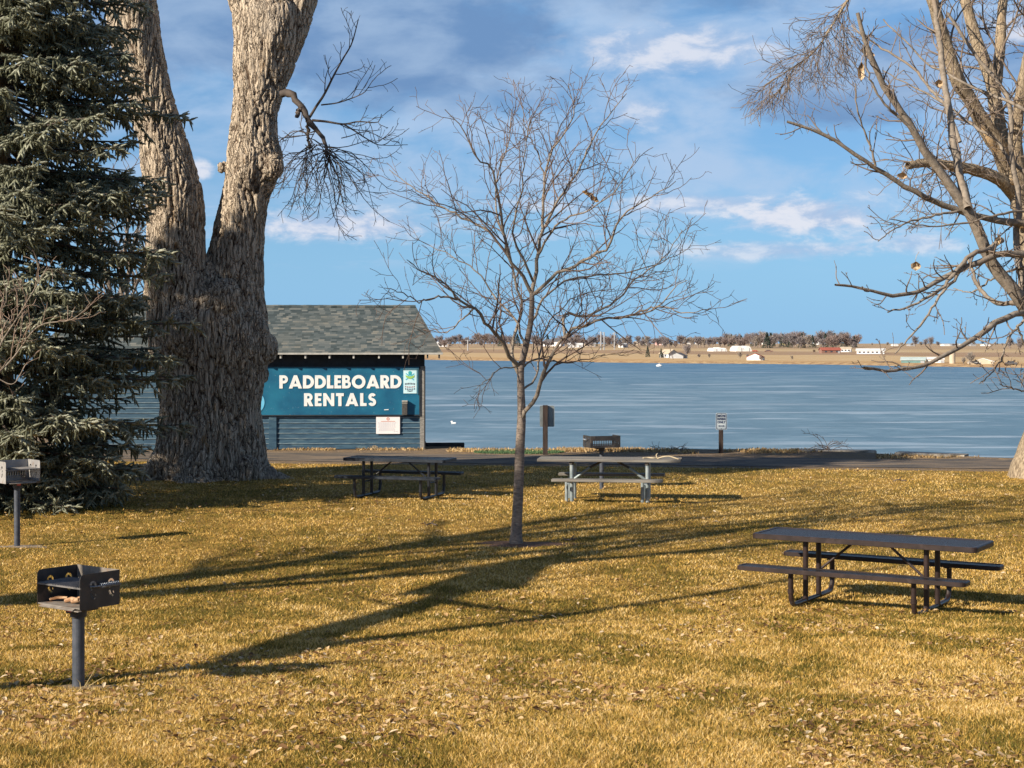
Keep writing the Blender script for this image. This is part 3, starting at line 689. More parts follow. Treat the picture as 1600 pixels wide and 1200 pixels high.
def cottonwood():
    r = np.random.default_rng(11); Y = 36.1; O = np.array([W(325, 0, Y)[0], Y, zq(W(325, 0, Y)[0], Y)])
    root = thing('cottonwood_tree', 'huge old cottonwood with deeply furrowed bark, forked into two trunks beside the spruce', 'tree', tuple(O))
    bm = bmesh.new()
    def loft(prof, ky=1., dy=0., lobes=0., n=64, seg=70):
        prof = sorted(prof, key=lambda q: -q[0]); ys = np.array([q[0] for q in prof], float)[::-1]
        cx = np.array([q[1] for q in prof], float)[::-1]; rw = np.array([q[2] for q in prof], float)[::-1]
        yy = np.linspace(ys[-1], ys[0], seg); rings = []
        for y in yy:
            c = W(np.interp(y, ys, cx), y, Y)-O; R = np.interp(y, ys, rw)*Y/FPX; ring = []
            hgt = c[2]
            for k in range(n):
                th = 2*math.pi*k/n; q = 1+lobes*math.exp(-max(hgt, 0)/.55)*(.5*math.cos(5*th+1)+.35*math.cos(9*th+2)+.3*math.cos(3*th))
                q += .035*math.sin(3*th+hgt*1.1)+.03*math.sin(7*th-hgt*.8)+.02*math.sin(13*th+hgt*2)
                ring.append(bm.verts.new((c[0]+R*q*math.cos(th), c[1]+dy*hgt+R*ky*q*math.sin(th), c[2])))
            rings.append(ring)
        for a, b_ in zip(rings, rings[1:]):
            for k in range(n): bm.faces.new((a[k], a[(k+1) % n], b_[(k+1) % n], b_[k]))
        bm.faces.new(rings[0][::-1]); bm.faces.new(rings[-1])
    loft([(757, 318, 136), (748, 318, 116), (738, 317, 101), (722, 318, 90), (700, 326, 84), (640, 327, 77), (605, 331, 79), (575, 333, 82), (556, 334, 88), (538, 334, 92), (515, 332, 89), (495, 328, 86), (470, 324, 74), (445, 323, 52), (420, 323, 30), (404, 323, 10)], .82, 0, .30)
    loft([(560, 282, 44), (500, 284, 49), (460, 281, 48), (430, 279, 48), (405, 278, 45), (350, 276, 43), (300, 273, 43), (262, 264, 41), (225, 258, 37), (200, 251, 37), (150, 238, 34), (100, 226, 36), (66, 219, 39), (0, 208, 40), (-60, 195, 42), (-140, 170, 40)], .95, -.03)
    loft([(560, 366, 46), (500, 368, 49), (460, 366, 47), (430, 366, 45), (400, 367, 42), (350, 372, 39), (300, 382, 38), (262, 393, 43), (240, 394, 43), (215, 392, 37), (180, 394, 35), (150, 401, 39), (120, 407, 43), (95, 412, 48), (66, 418, 53), (20, 424, 56), (-5, 425, 46), (-18, 425, 22)], .9, .03)
    loft([(110, 394, 24), (66, 392, 27), (20, 388, 29), (-20, 378, 28), (-60, 368, 27), (-140, 352, 24)], 1., .03)
    loft([(140, 418, 22), (100, 432, 26), (66, 444, 28), (20, 458, 29), (-20, 472, 27), (-60, 488, 25), (-140, 515, 22)], 1., .03)
    for px, py, R, dy in ((428, 262, .22, -.1), (417, 545, .26, -.1), (410, 585, .16, 0), (247, 545, .18, -.1), (300, 520, .45, -.75), (360, 470, .35, -.7), (285, 225, .13, -.2), (260, 735, .30, -.7), (395, 738, .30, -.6), (330, 742, .35, -.8), (225, 742, .2, -.1), (347, 262, .10, 0)):
        c = W(px, py, Y)-O; bmesh.ops.create_icosphere(bm, subdivisions=3, radius=R, matrix=Matrix.Translation((c[0], c[1]+dy, c[2])) @ Matrix.Diagonal((1, 1, 1.35, 1)))
    tmp = bobj('tmp', bm); md = tmp.modifiers.new('r', 'REMESH'); md.mode = 'VOXEL'; md.voxel_size = .027; md.use_smooth_shade = True
    sm = tmp.modifiers.new('s', 'SMOOTH'); sm.iterations = 12; sm.factor = .6
    dg = bpy.context.evaluated_depsgraph_get(); me = bpy.data.meshes.new_from_object(tmp.evaluated_get(dg)); bpy.data.objects.remove(tmp)
    n = len(me.vertices); P = np.empty(n*3, np.float32); me.vertices.foreach_get('co', P); P = P.reshape(-1, 3).astype(float)
    N = np.empty(n*3, np.float32); me.vertex_normals.foreach_get('vector', N); N = N.reshape(-1, 3).astype(float)
    wv = np.stack([fbm(P*[1.6, 1.6, .9], 3, 2), fbm(P*[1.6, 1.6, .9]+9, 3, 3), fbm(P*1.2+4, 2, 4)], -1)-.5
    q = (P+wv*[.34, .34, .5])
    f1, f2 = voro(q*np.array([9.5, 9.5, .75]), 1); g1, g2 = voro(q*np.array([17., 17., 2.2])+wv*1.5, 7)
    hh = sstep(f2-f1, .0, .20); h2 = sstep(g2-g1, .0, .22)
    low = np.clip(1.15-P[:, 2]*.05, .6, 1.15)
    disp = (hh-.75)*.060*low+(h2-.7)*.012+(fbm(P*[3, 3, 1.4], 3, 8)-.5)*.10+(fbm(P*[26, 26, 5], 2, 12)-.5)*.010
    # sharp wrinkles round the burls and flutes in the butt
    fl = np.exp(-np.clip(P[:, 2], 0, 9)/.8)*.10*(fbm(P*[2.4, 2.4, .5], 2, 14)-.5)*2
    P2 = P+N*(disp+fl)[:, None]
    me.vertices.foreach_set('co', P2.astype(np.float32).ravel())
    at = me.attributes.new('h', 'FLOAT', 'POINT'); at.data.foreach_set('value', (hh*.75+h2*.25).astype(np.float32))
    me.materials.clear(); me.materials.append(mat_cottonwood())
    me.polygons.foreach_set('use_smooth', np.ones(len(me.polygons), bool)); me.update()
    me.name = 'trunk'; link(bpy.data.objects.new('trunk', me), root)
    # dead branch on the right-hand trunk, hanging a tangle of twigs
    L = lambda pts, a, b_, r0, r1, n=18: limb(pts, Y+a, Y+b_, r0, r1, n, 8, off=tuple(O))
    dead = [([(440, 147), (447, 146), (456, 147), (467, 162), (477, 175), (492, 200), (507, 220), (511, 246)], -.3, -.9, .075, .03),
            ([(474, 172), (480, 190), (481, 210), (484, 231)], -.6, -.4, .045, .025),
            ([(470, 168), (466, 176), (464, 183)], -.6, -.8, .05, .035),
            ([(484, 183), (495, 165), (507, 147), (522, 117), (537, 90), (550, 67), (560, 30)], -.6, -1.5, .032, .010),
            ([(502, 164), (530, 160), (565, 147), (575, 137), (582, 126)], -.8, -1.2, .018, .007),
            ([(488, 188), (510, 190), (537, 194), (560, 190), (590, 191), (596, 178)], -.7, -1.2, .03, .008),
            ([(537, 194), (555, 205), (570, 215), (590, 226), (603, 225), (613, 216)], -.9, -1.5, .02, .007),
            ([(492, 205), (480, 208), (460, 205), (440, 218), (430, 226)], -.7, .4, .014, .007),
            ([(484, 232), (470, 238), (452, 240), (440, 250), (437, 265)], -.5, -.9, .016, .007)]
    tw = []
    sp = [dict(gap=.26, len=.95, lmin=.5, ang=50, up=.05, wig=.17, curl=.06, n=7, rr=.5, rmin=.0066, rmax=.014, sides=4, start=.2),
          dict(gap=.2, len=.38, lmin=.5, ang=48, up=.0, wig=.2, curl=.04, n=5, rr=.7, rmin=.005, rmax=.009, sides=3, start=.2)]
    for k, (pts, a, b_, r0, r1) in enumerate(dead):
        P, R, s = L(pts, a, b_, r0, r1); P[1:-1] += r.normal(size=(16, 3))*.018*(r0 > .04)
        R = R*(1+.25*np.abs(r.normal(size=18))*(r0 > .04))
        V, F = tubes([(P, R, 9)]); npmesh('dead_branch', V, F, M_DARKT, root, smooth=True)
        if k not in (0, 1, 2): grow(P, R, 0, tw, sp, r)
    for (px, py, dy) in ((510, 245, -.9), (484, 232, -.5), (505, 240, -.8)):
        for k in range(19):
            a = r.normal()*.95; p = W(px, py, Y+dy)-O+r.normal(size=3)*[.13, .1, .16]+[0, 0, .08]; d = np.array([math.sin(a), r.normal()*.5, -math.cos(a)*.9+.2]); Q = [p]; ln = .8+1.5*r.random()
            for i in range(8):
                d = d/np.linalg.norm(d); Q.append(Q[-1]+d*ln/8); d = d+r.normal(size=3)*.20+np.array([0, 0, -.24 if i < 4 else .22])
            Q = np.array(Q); RR = np.linspace(.011, .0055, 9); tw.append((Q, RR, 4)); grow(Q, RR, 1, tw, sp, r)
    V, F = tubes(tw); npmesh('twigs', V, F, M_DARKT, root)
cottonwood()

# ------------------------------------------------------------------ blue spruce
def spruce_mesh():
    r = np.random.default_rng(3); H = 19.5
    units = []; wood = []                                   # units: pos, dir, length, tone
    z = .35; lvl = 0
    def rad(z_): return np.interp(z_, [0, .5, 1.6, 4, 6.5, 9, 12, 16, H], [2.2, 2.75, 3.1, 2.9, 2.95, 2.3, 2.2, 1.5, .1])
    while z < H-.4:
        nb = 11 if z < 9.5 else 8
        for k in range(nb):
            a = 2*math.pi*(k+.5*(lvl % 2))/nb+r.normal()*.2; ln = rad(z)*(.74+.34*r.random())
            if r.random() < .12: ln *= 1.14
            out = np.array([math.cos(a), math.sin(a), 0]); side = np.array([-out[1], out[0], 0])
            zz = z+r.normal()*.32; n = 9; P = []
            droop = .16+.14*r.random()
            for i in range(n):
                s = i/(n-1); P.append(out*ln*s+np.array([0, 0, zz+.35-droop*ln*(s+.05)*(1.35-.75*s)])+side*(.05*math.sin(s*5+k)))
            P = np.array(P); R = np.linspace(.045, .010, n); wood.append((P, R, 4))
            back = (out[1] > .55 or out[0] < -.75)           # far side: lighter build
            s = .22 if not back else .45
            while s < 1.0:
                i = min(int(s*(n-1)), n-2); p = P[i]+(P[i+1]-P[i])*(s*(n-1)-i); T = P[i+1]-P[i]; T /= np.linalg.norm(T)
                for sg in (-1, 1):
                    L = (.22+.62*(1-s)**.7*min(1, ln/2))*(.7+.6*r.random())*(1 if s > .3 else .7)
                    D = T*.72+side*sg*.68+np.array([0, 0, -.14+.26*r.normal()]); D /= np.linalg.norm(D)
                    m = max(2, int(L/.105)); q = p.copy(); Q = [q]
                    for j in range(m):
                        D = D+r.normal(size=3)*.10+np.array([0, 0, -.035]); D /= np.linalg.norm(D)
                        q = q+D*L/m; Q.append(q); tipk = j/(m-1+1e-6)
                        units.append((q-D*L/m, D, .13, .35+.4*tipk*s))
                        if j > 0 or m < 3:
                            for sg2 in (-1, 1):
                                if r.random() < (.95 if not back else .45):
                                    D2 = D*.7+np.cross(D, [0, 0, 1])*sg2*.6+np.array([0, 0, -.12+.28*r.normal()]); D2 /= np.linalg.norm(D2)
                                    units.append((q, D2, .11+.07*r.random(), .45+.5*s*r.random()))
                        if r.random() < .5:                   # hanging shoots
                            D3 = np.array([r.normal()*.25, r.normal()*.25, -1]); D3 /= np.linalg.norm(D3); units.append((q, D3, .13+.1*r.random(), .25))
                    Q = np.array(Q)
                    if m > 2: wood.append((catmull(Q, 4), np.linspace(.012, .005, 4), 3))
                s += .07 if not back else .15
            for j in range(3):                                 # upturned leader tips
                D = (P[-1]-P[-2])/np.linalg.norm(P[-1]-P[-2])+np.array([r.normal()*.4, r.normal()*.4, .3*r.random()]); D /= np.linalg.norm(D); units.append((P[-1]-D*.02, D, .17, 1.))
        z += .33 if z < 9.5 else .45; lvl += 1
    P = np.array([u[0] for u in units]); D = np.array([u[1] for u in units]); L = np.array([u[2] for u in units]); c = np.array([u[3] for u in units]); n = len(P)
    ref = np.where(np.abs(D[:, 2:3]) > .9, [[1., 0, 0]], [[0, 0, 1.]]); U = np.cross(D, ref); U /= np.linalg.norm(U, axis=1, keepdims=True); Wv = np.cross(D, U)
    Vs, Fs, Cs = [], [], []; o = 0
    K = 17
    for k in range(K):                                        # needles: narrow triangles angled forward around the shoot
        s = (k+.5)/K; ph = k*2.4+r.random(n)*1.0; rr = (.026+.014*r.random(n))*(1.25-.5*s); ln = L*s
        dirn = U*np.cos(ph)[:, None]+Wv*np.sin(ph)[:, None]; tng = np.cross(D, dirn)
        b0 = P+D*ln[:, None]; tip = b0+dirn*rr[:, None]+D*(rr*.95)[:, None]; hw = .0075
        b1 = b0+tng*hw-D*.004; b2 = b0-tng*hw-D*.004
        V = np.stack([b1, b2, tip], 1).reshape(-1, 3); Vs.append(V); Fs.append(o+np.arange(3*n).reshape(n, 3)); o += 3*n
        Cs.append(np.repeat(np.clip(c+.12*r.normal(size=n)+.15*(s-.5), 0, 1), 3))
    # core of the shoot
    a = np.arange(4)*np.pi/2
    for s0, s1, w0, w1 in ((0, .35, .012, .023), (.35, 1.05, .023, .006)):
        r0 = P+D*(L*s0)[:, None]; r1 = P+D*(L*s1)[:, None]
        A = np.stack([r0+(U*math.cos(t)+Wv*math.sin(t))*w0 for t in a]+[r1+(U*math.cos(t)+Wv*math.sin(t))*w1 for t in a], 1)
        i = o+np.arange(n)[:, None]*8
        for k in range(4):
            j = (k+1) % 4; Fs.append(np.concatenate([i+k, i+j, i+4+j], 1)); Fs.append(np.concatenate([i+k, i+4+j, i+4+k], 1))
        Vs.append(A.reshape(-1, 3)); o += 8*n; Cs.append(np.repeat(c, 8))
    return np.concatenate(Vs), np.concatenate(Fs), np.concatenate(Cs), wood, H
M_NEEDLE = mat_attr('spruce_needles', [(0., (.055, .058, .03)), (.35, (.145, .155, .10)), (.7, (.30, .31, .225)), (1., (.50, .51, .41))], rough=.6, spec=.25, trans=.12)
def spruces():
    V, F, c, wood, H = spruce_mesh(); print('spruce tris', len(F))
    x, y = -9.5, 29.7
    root = thing('spruce_tree', 'tall blue spruce with frosted grey-green needles filling the left side of the lawn', 'tree', (x, y, zq(x, y)), 0)
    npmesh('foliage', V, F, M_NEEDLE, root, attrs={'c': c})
    Vw, Fw = tubes(wood); npmesh('branches', Vw, Fw, M_DARKT, root)
    P = np.array([[0, 0, t*H*.97-.1] for t in np.linspace(0, 1, 30)]); Vt, Ft = tubes([(P, np.linspace(.28, .02, 30), 12)]); npmesh('trunk', Vt, Ft, M_OLDB, root, smooth=True)
    for (px, py, s, rz, lab) in ((-21.2, 24.6, .77, 2.1, 'smaller spruce standing left of the frame, its shadow on the cottonwood'),):
        c2 = root.copy(); COL.objects.link(c2); c2.location = (px, py, zq(px, py)); c2.scale = (s*1.35, s*1.35, s); c2.rotation_euler = (0, 0, rz); c2['label'] = lab
        for ch in list(root.children):
            if ch.parent is root: q = ch.copy(); COL.objects.link(q); q.parent = c2
spruces()

# ------------------------------------------------------------------ bare trees outside the frame (they throw the shadows on the lawn)
def free_tree(name, lab, base, trunk, limbs, sp, m_t, m_w, seed, sides=10, wmat=None):
    r = np.random.default_rng(seed); O = np.array([base[0], base[1], zq(*base)])
    root = thing(name, lab, 'tree', tuple(O)); P = catmull(np.array(trunk)-O, 30)
    V, F = tubes([(P, np.interp(np.linspace(0, 1, 30), [0, .08, 1], sp['tr']), sides+4)]); npmesh('trunk', V, F, m_t, root, smooth=True)
    tw = []
    for pts, r0, r1 in limbs:
        P = catmull(np.array(pts, float)-O, 20); RR = np.linspace(r0, r1, 20)
        V, F = tubes([(P, RR, sides)]); npmesh('limb', V, F, m_t, root, smooth=True); grow(P, RR, 0, tw, sp['lv'], r)
    V, F = tubes(tw); npmesh('twigs', V, F, wmat or M_TWIG, root); return root
SLOPE = math.tan(R_(SUN_EL))
def lift(px, py, t, dz=0.):
    """point whose shadow falls on the lawn at that pixel, t metres back toward the sun"""
    p = gpt(px, py); return [p[0]-SD[0]*t, p[1]-SD[1]*t, p[2]+SLOPE*t]
sh_sp = dict(tr=[.2, .14, .11], lv=[dict(gap=.5, len=1.9, lmin=.3, ang=45, up=.15, wig=.14, curl=.05, n=7, rr=.5, rmin=.006, rmax=.04, sides=4, start=.25),
                                    dict(gap=.3, len=.8, lmin=.4, ang=48, up=.1, wig=.18, curl=.04, n=5, rr=.6, rmin=.005, rmax=.012, sides=3, start=.2)])
b0 = lift(0, 1076, 2.6); base = (b0[0]-SD[0]*1.0, b0[1]-SD[1]*1.0)
free_tree('bare_tree', 'leafless forked tree just outside the left edge, shadow passing behind the near grill', base,
          [[base[0], base[1], zq(*base)-.1], [base[0]+.02, base[1], 1.4], b0, lift(150, 1062, 3.6), lift(300, 1046, 4.4), lift(400, 1030, 5.2)],
          [([lift(390, 1030, 5.2), lift(560, 975, 7.), lift(700, 932, 8.6), lift(780, 900, 10), lift(850, 878, 11), lift(1000, 852, 13), lift(1150, 830, 15.2)], .17, .12),
           ([lift(400, 1032, 5.2), lift(500, 1011, 6.2), lift(640, 992, 7.5), lift(860, 965, 9.6), lift(1000, 945, 11), lift(1200, 912, 13.5), lift(1450, 880, 16)], .13, .04),
           ([lift(690, 938, 8.4), lift(760, 950, 9.2), lift(860, 960, 10.5)], .07, .03),
           ([lift(720, 925, 8.8), lift(790, 893, 10.5), lift(860, 872, 12), lift(930, 862, 13.5)], .42, .14),
           ([lift(330, 1046, 4.5), lift(410, 1046, 5.0), lift(490, 1040, 5.6)], .08, .11),
           ([lift(850, 878, 11), lift(1030, 866, 12.5), lift(1200, 850, 14.5)], .10, .04)], sh_sp, M_GREYB, M_TWIG, 31)
bx, by = -15.6, 11.0
big = dict(tr=[.42, .27, .2], lv=[dict(gap=.6, len=4.0, lmin=.35, ang=42, up=.15, wig=.14, curl=.03, n=8, rr=.5, rmin=.016, rmax=.09, sides=5, start=.2),
                                  dict(gap=.4, len=1.8, lmin=.4, ang=45, up=.05, wig=.18, curl=.02, n=6, rr=.55, rmin=.016, rmax=.04, sides=3, start=.15),
                                  dict(gap=.45, len=.6, lmin=.5, ang=45, up=.0, wig=.2, curl=.0, n=4, rr=.7, rmin=.007, rmax=.012, sides=3, start=.2)])
T_ = lambda x, y, z: [bx+x, by+y, z]
free_tree('bare_tree', 'large leafless cottonwood left of the frame, its crown throwing branch shadows over the lawn', (bx, by),
          [T_(0, 0, .3), T_(.1, .1, 2), T_(.1, .2, 4), T_(.3, .2, 5.6)],
          [([T_(.3, .2, 5.4), T_(1.2, 1.0, 7.5), T_(2.2, 2.4, 10), T_(2.6, 3.2, 13.5)], .19, .06),
           ([T_(.3, .2, 5.2), T_(-1.2, .5, 8), T_(-2.0, 1.2, 11), T_(-2.2, 1.4, 15)], .2, .06),
           ([T_(.3, .3, 5.6), T_(.2, 2.0, 8), T_(-.3, 4.5, 11), T_(-.4, 5.6, 14)], .2, .06),
           ([T_(.3, .2, 5.6), T_(.3, -.4, 9), T_(.8, -.8, 13), T_(.8, -.6, 17)], .18, .05)], big, M_OLDB, M_TWIG, 8)
# leafless shrub whose pale shoots cross the spruce from the left edge
sx = W(-45, 0, 26)[0]; shr = dict(tr=[.05, .045, .03], lv=[dict(gap=.2, len=.75, lmin=.4, ang=42, up=.25, wig=.2, curl=.07, n=6, rr=.6, rmin=.0042, rmax=.009, sides=4, start=.2, flat=.5),
                                                          dict(gap=.14, len=.26, lmin=.5, ang=50, up=.2, wig=.2, curl=.05, n=4, rr=.7, rmin=.0045, rmax=.008, sides=3, start=.2)])
w26 = lambda px, py, d=0: list(W(px, py, 26+d))
free_tree('bare_sapling', 'leafless sapling with pale crooked twigs, poking in front of the spruce at the left edge', (sx, 26),
          [[sx, 26, 0], w26(-40, 700), w26(-30, 640), w26(-22, 600)],
          [([w26(-22, 600), w26(0, 540), w26(25, 500), w26(55, 450), w26(75, 415)], .018, .006), ([w26(-20, 600), w26(20, 560), w26(60, 510, -.3), w26(110, 500, -.5), w26(140, 478, -.6)], .017, .006),
           ([w26(-25, 610), w26(-10, 590), w26(20, 600), w26(40, 570)], .013, .005), ([w26(-24, 590), w26(-5, 500), w26(10, 470), w26(5, 430)], .013, .005)], shr, M_GREYB, None, 12, 7, wmat=noisy('pale_twig', (.34, .25, .20), (.24, .17, .13), 3))
# bare tree seen between the spruce and the cottonwood, beyond the shed
w60 = lambda px, py, d=0: list(W(px, py, 62+d))
bb = W(190, 0, 50.5); far_sp = dict(tr=[.22, .16, .12], lv=[dict(gap=.3, len=1.7, lmin=.4, ang=42, up=.2, wig=.16, curl=.05, n=6, rr=.5, rmin=.011, rmax=.03, sides=4, start=.15),
                                                        dict(gap=.22, len=.7, lmin=.4, ang=45, up=.1, wig=.18, curl=.03, n=5, rr=.6, rmin=.009, rmax=.015, sides=3, start=.15)])
q = lambda px, py, d=0: list(W(px, py, 52.3+d))
free_tree('bare_tree', 'leafless tree standing behind the shed, seen between spruce and cottonwood', (q(190, 0)[0], 52.3),
          [[q(190, 0)[0], 52.3, -.1], q(191, 640), q(193, 560)], [([q(193, 560), q(196, 480), q(205, 400), q(225, 320)], .11, .03), ([q(193, 560), q(175, 470), q(160, 390), q(150, 300)], .1, .03),
           ([q(193, 570), q(215, 500, 1), q(230, 440, 1.5), q(240, 380, 2)], .08, .03), ([q(194, 520), q(190, 430, -1), q(200, 350, -1), q(195, 270, -1)], .08, .03), ([q(194, 540), q(205, 470, -.6), q(222, 420, -1), q(230, 360, -1)], .06, .02)], far_sp, M_GREYB, None, 41, 7, wmat=M_GREYT)

# ------------------------------------------------------------------ the rental shed
def arc(cx, cy, r, a0, a1, n=14): return [(cx+r*math.cos(R_(a0+(a1-a0)*i/n)), cy+r*math.sin(R_(a0+(a1-a0)*i/n))) for i in range(n+1)]
def stroke(pts, h):
    P = [Vector(p) for p in pts]; L, Rr = [], []
    for i, p in enumerate(P):
        t = (P[min(i+1, len(P)-1)]-P[max(i-1, 0)]).normalized(); nn = Vector((-t.y, t.x)); L.append(tuple(p+nn*h)); Rr.append(tuple(p-nn*h))
    return L+Rr[::-1]
GL = {
 'P': (.65, [(0, 0), (0, 1)]+arc(.34, .69, .31, 90, -90)+[(.25, .38), (.25, 0)], [[(.25, .59), (.25, .79)]+arc(.33, .69, .10, 90, -90)]),
 'A': (1., [(0, 0), (.38, 1), (.62, 1), (1, 0), (.73, 0), (.675, .15), (.325, .15), (.27, 0)], [[(.41, .36), (.5, .63), (.59, .36)]]),
 'D': (.84, [(0, 0), (0, 1)]+arc(.34, .5, .5, 90, -90, 24), [[(.25, .24), (.25, .76)]+arc(.33, .5, .26, 90, -90, 18)]),
 'L': (.5, [(0, 0), (0, 1), (.25, 1), (.25, .23), (.5, .23), (.5, 0)], []),
 'E': (.52, [(0, 0), (0, 1), (.52, 1), (.52, .78), (.25, .78), (.25, .61), (.48, .61), (.48, .4), (.25, .4), (.25, .22), (.52, .22), (.52, 0)], []),
 'B': (.67, [(0, 0), (0, 1)]+arc(.34, .735, .265, 90, -50)+arc(.37, .30, .30, 52, -90), [[(.25, .63), (.25, .80)]+arc(.33, .715, .085, 90, -90), [(.25, .2), (.25, .41)]+arc(.36, .305, .105, 90, -90)]),
 'O': (1.04, arc(.52, .5, .52, 0, 350, 35), [arc(.52, .5, .27, 0, 345, 23)]),
 'R': (.70, [(0, 0), (0, 1)]+arc(.35, .69, .31, 90, -58)+[(.72, 0), (.43, 0), (.25, .33), (.25, 0)], [[(.25, .58), (.25, .79)]+arc(.33, .685, .105, 90, -90)]),
 'N': (.85, [(0, 0), (0, 1), (.22, 1), (.6, .43), (.6, 1), (.85, 1), (.85, 0), (.63, 0), (.25, .57), (.25, 0)], []),
 'T': (.6, [(.175, 0), (.175, .77), (0, .77), (0, 1), (.6, 1), (.6, .77), (.425, .77), (.425, 0)], []),
 'S': (.6, stroke(arc(.31, .70, .185, 25, 262, 14)+arc(.30, .302, .19, 78, -160, 14), .115), [])}
def word(s, x0, z0, h, width, y, m, parent, name='lettering'):
    W0 = sum(GL[c][0] for c in s); gap = (width/h-W0)/(len(s)-1); x = 0; bm = bmesh.new()
    for c in s:
        w_, o, hs = GL[c]; me = poly_plate(o, hs, .012/h); bm_add(bm, me, Matrix.Translation((x0+x*h, y, z0)) @ STAND @ Matrix.Scale(h, 4)); bpy.data.meshes.remove(me); x += w_+gap
    return bobj(name, bm, m, parent)
def shed():
    ox, oy = (663-800)*45.5/FPX, 45.5; TH = 3.1; LW = -10.4; DP = 6.0
    root = thing('rental_shed', 'dark blue lapboard shed with grey shingled roof and a paddleboard rentals sign', 'shed', (ox, oy, 0), R_(TH))
    X = lambda px: (px-663)/54.9
    Z = lambda py: HC-(py-H0)/54.9
    dark = noisy('dark_blue_paint_and_shade', (.012, .02, .03), (.02, .03, .042), 8, .7)
    blue = noisy('blue_siding', (.022, .060, .105), (.042, .095, .145), 5, .5, bd=.002, stretch=(.5, 1, 3), c=(.08, .14, .18), cs=3)
    pale = noisy('board_edge', (.14, .21, .27), (.26, .34, .39), 12, .6, stretch=(.4, 1, 1))  # pale colour stands in for sun glancing off the board edges
    def wall(name, a, b_, w_, ht, m):
        pass
    # core walls
    bm = bmesh.new(); box(bm, ((LW)/2, DP/2, 1.38), (-LW-.06, DP-.06, 2.76)); bobj('wall', bm, dark, root)
    # lap boards on all four sides (each board leans out at its foot)
    bm = bmesh.new(); ed = bmesh.new(); hB = .146; nB = int(2.35/hB)
    def boards(p0, p1, z0, z1):
        d = Vector((p1[0]-p0[0], p1[1]-p0[1], 0)); n_ = Vector((d.y, -d.x, 0)).normalized()
        k = 0
        while z0+k*hB < z1-.01:
            a = z0+k*hB; b_ = min(a+hB+.01, z1)
            q = [Vector((*p0, a))+n_*.026, Vector((*p1, a))+n_*.026, Vector((*p1, b_))+n_*.006, Vector((*p0, b_))+n_*.006, Vector((*p0, a))+n_*.0, Vector((*p1, a))+n_*.0]
            v = [bm.verts.new(t) for t in q]; bm.faces.new(v[:4]); bm.faces.new((v[0], v[4], v[5], v[1])); bm.faces.new((v[0], v[3], v[4])); bm.faces.new((v[1], v[5], v[2]))
            c = (q[0]+q[1])/2+n_*.003+Vector((0, 0, .009)); r_ = Matrix.Rotation(math.atan2(d.y, d.x), 3, 'Z')
            if k: box(ed, c, (d.length, .006, .014), r_)
            k += 1
    boards((LW+.02, .03), (-.125, .03), .02, 2.36); boards((-.03, .03), (-.03, DP-.03), .02, 2.36); boards((-.03, DP-.03), (LW+.03, DP-.03), .02, 2.36); boards((LW+.03, DP-.03), (LW+.03, .03), .02, 2.36)
    bobj('siding', bm, blue, root); bobj('board_edge_glints', ed, pale, root)
    # frieze, corner boards, batten
    bm = bmesh.new(); box(bm, (LW/2, -.0, 2.56), (-LW+.02, .07, .40)); bobj('frieze_board', bm, dark, root)  # dark blue board, with the eave's shade put into its colour
    trim = noisy('corner_trim', (.17, .165, .155), (.27, .26, .245), 9, .8, bd=.003, stretch=(1, 1, 4))
    bm = bmesh.new(); box(bm, (-.062, -.004, 1.18), (.124, .075, 2.36), bev=.004); box(bm, (-.004, .09, 1.18), (.07, .12, 2.36), bev=.004); bobj('corner_trim', bm, trim, root)
    bm = bmesh.new(); box(bm, (X(428), -.008, .49), (.21, .06, .98), bev=.003); bobj('batten', bm, blue, root)
    # roof
    rm, t, b = pbr('shingles', (.15, .16, .15), .95, spec=.1); p = opos(t); x, y, z = t.sep(p)
    rows = t.math('MULTIPLY', t.math('ADD', y, t.math('MULTIPLY', z, .45)), 1/.145); ri = t.math('FLOOR', rows)
    wn = t.new('ShaderNodeTexWhiteNoise', noise_dimensions='2D'); off = t.new('ShaderNodeTexWhiteNoise', noise_dimensions='1D'); t.l.new(ri, off.inputs['W'])
    xi = t.math('FLOOR', t.math('ADD', t.math('MULTIPLY', x, 1/.17), t.math('MULTIPLY', off.outputs[0], 7.)))
    t.l.new(t.comb(xi, ri, 0.), wn.inputs['Vector'])
    c = t.ramp(wn.outputs['Value'], [(0., (.050, .068, .074)), (.35, (.082, .105, .112)), (.65, (.125, .145, .148)), (.9, (.18, .19, .18)), (1., (.22, .215, .19))])
    c = t.mix(t.smooth(t.noise(p, .9, 4, .6), .45, .7, 0, .5), c, (.13, .14, .13)); c = t.mix(t.smooth(t.math('SUBTRACT', x, t.noise(p, 2., 3)), -.9, .6, 0, .35), c, (.25, .19, .14))
    fr = t.math('FRACT', rows); c = t.mix(t.smooth(fr, .12, .0), c, (.06, .06, .055))
    t.l.new(c, b.inputs['Base Color']); bump(t, b, t.math('ADD', t.math('MULTIPLY', fr, -1.), t.math('MULTIPLY', t.noise(p, 60, 3), .5)), .012)
    x0, x1, y0, y1, ze, zr, xi0, xi1 = LW-.5, .51, -.47, DP+.47, 2.745, 4.145, LW+.25, -.27
    bm = bmesh.new(); A = [bm.verts.new(v) for v in ((x0, y0, ze), (x1, y0, ze), (x1, y1, ze), (x0, y1, ze), (xi0, DP/2, zr), (xi1, DP/2, zr))]
    B = [bm.verts.new(v) for v in ((x0, y0, ze-.05), (x1, y0, ze-.05), (x1, y1, ze-.05), (x0, y1, ze-.05))]
    for f in ((0, 1, 5, 4), (1, 2, 5), (2, 3, 4, 5), (3, 0, 4)): bm.faces.new([A[i] for i in f])
    for i in range(4): bm.faces.new((A[i], B[i], B[(i+1) % 4], A[(i+1) % 4]))
    bm.faces.new(B[::-1]); rf = bobj('roof', bm, rm, root)
    bm = bmesh.new(); n_ = 44
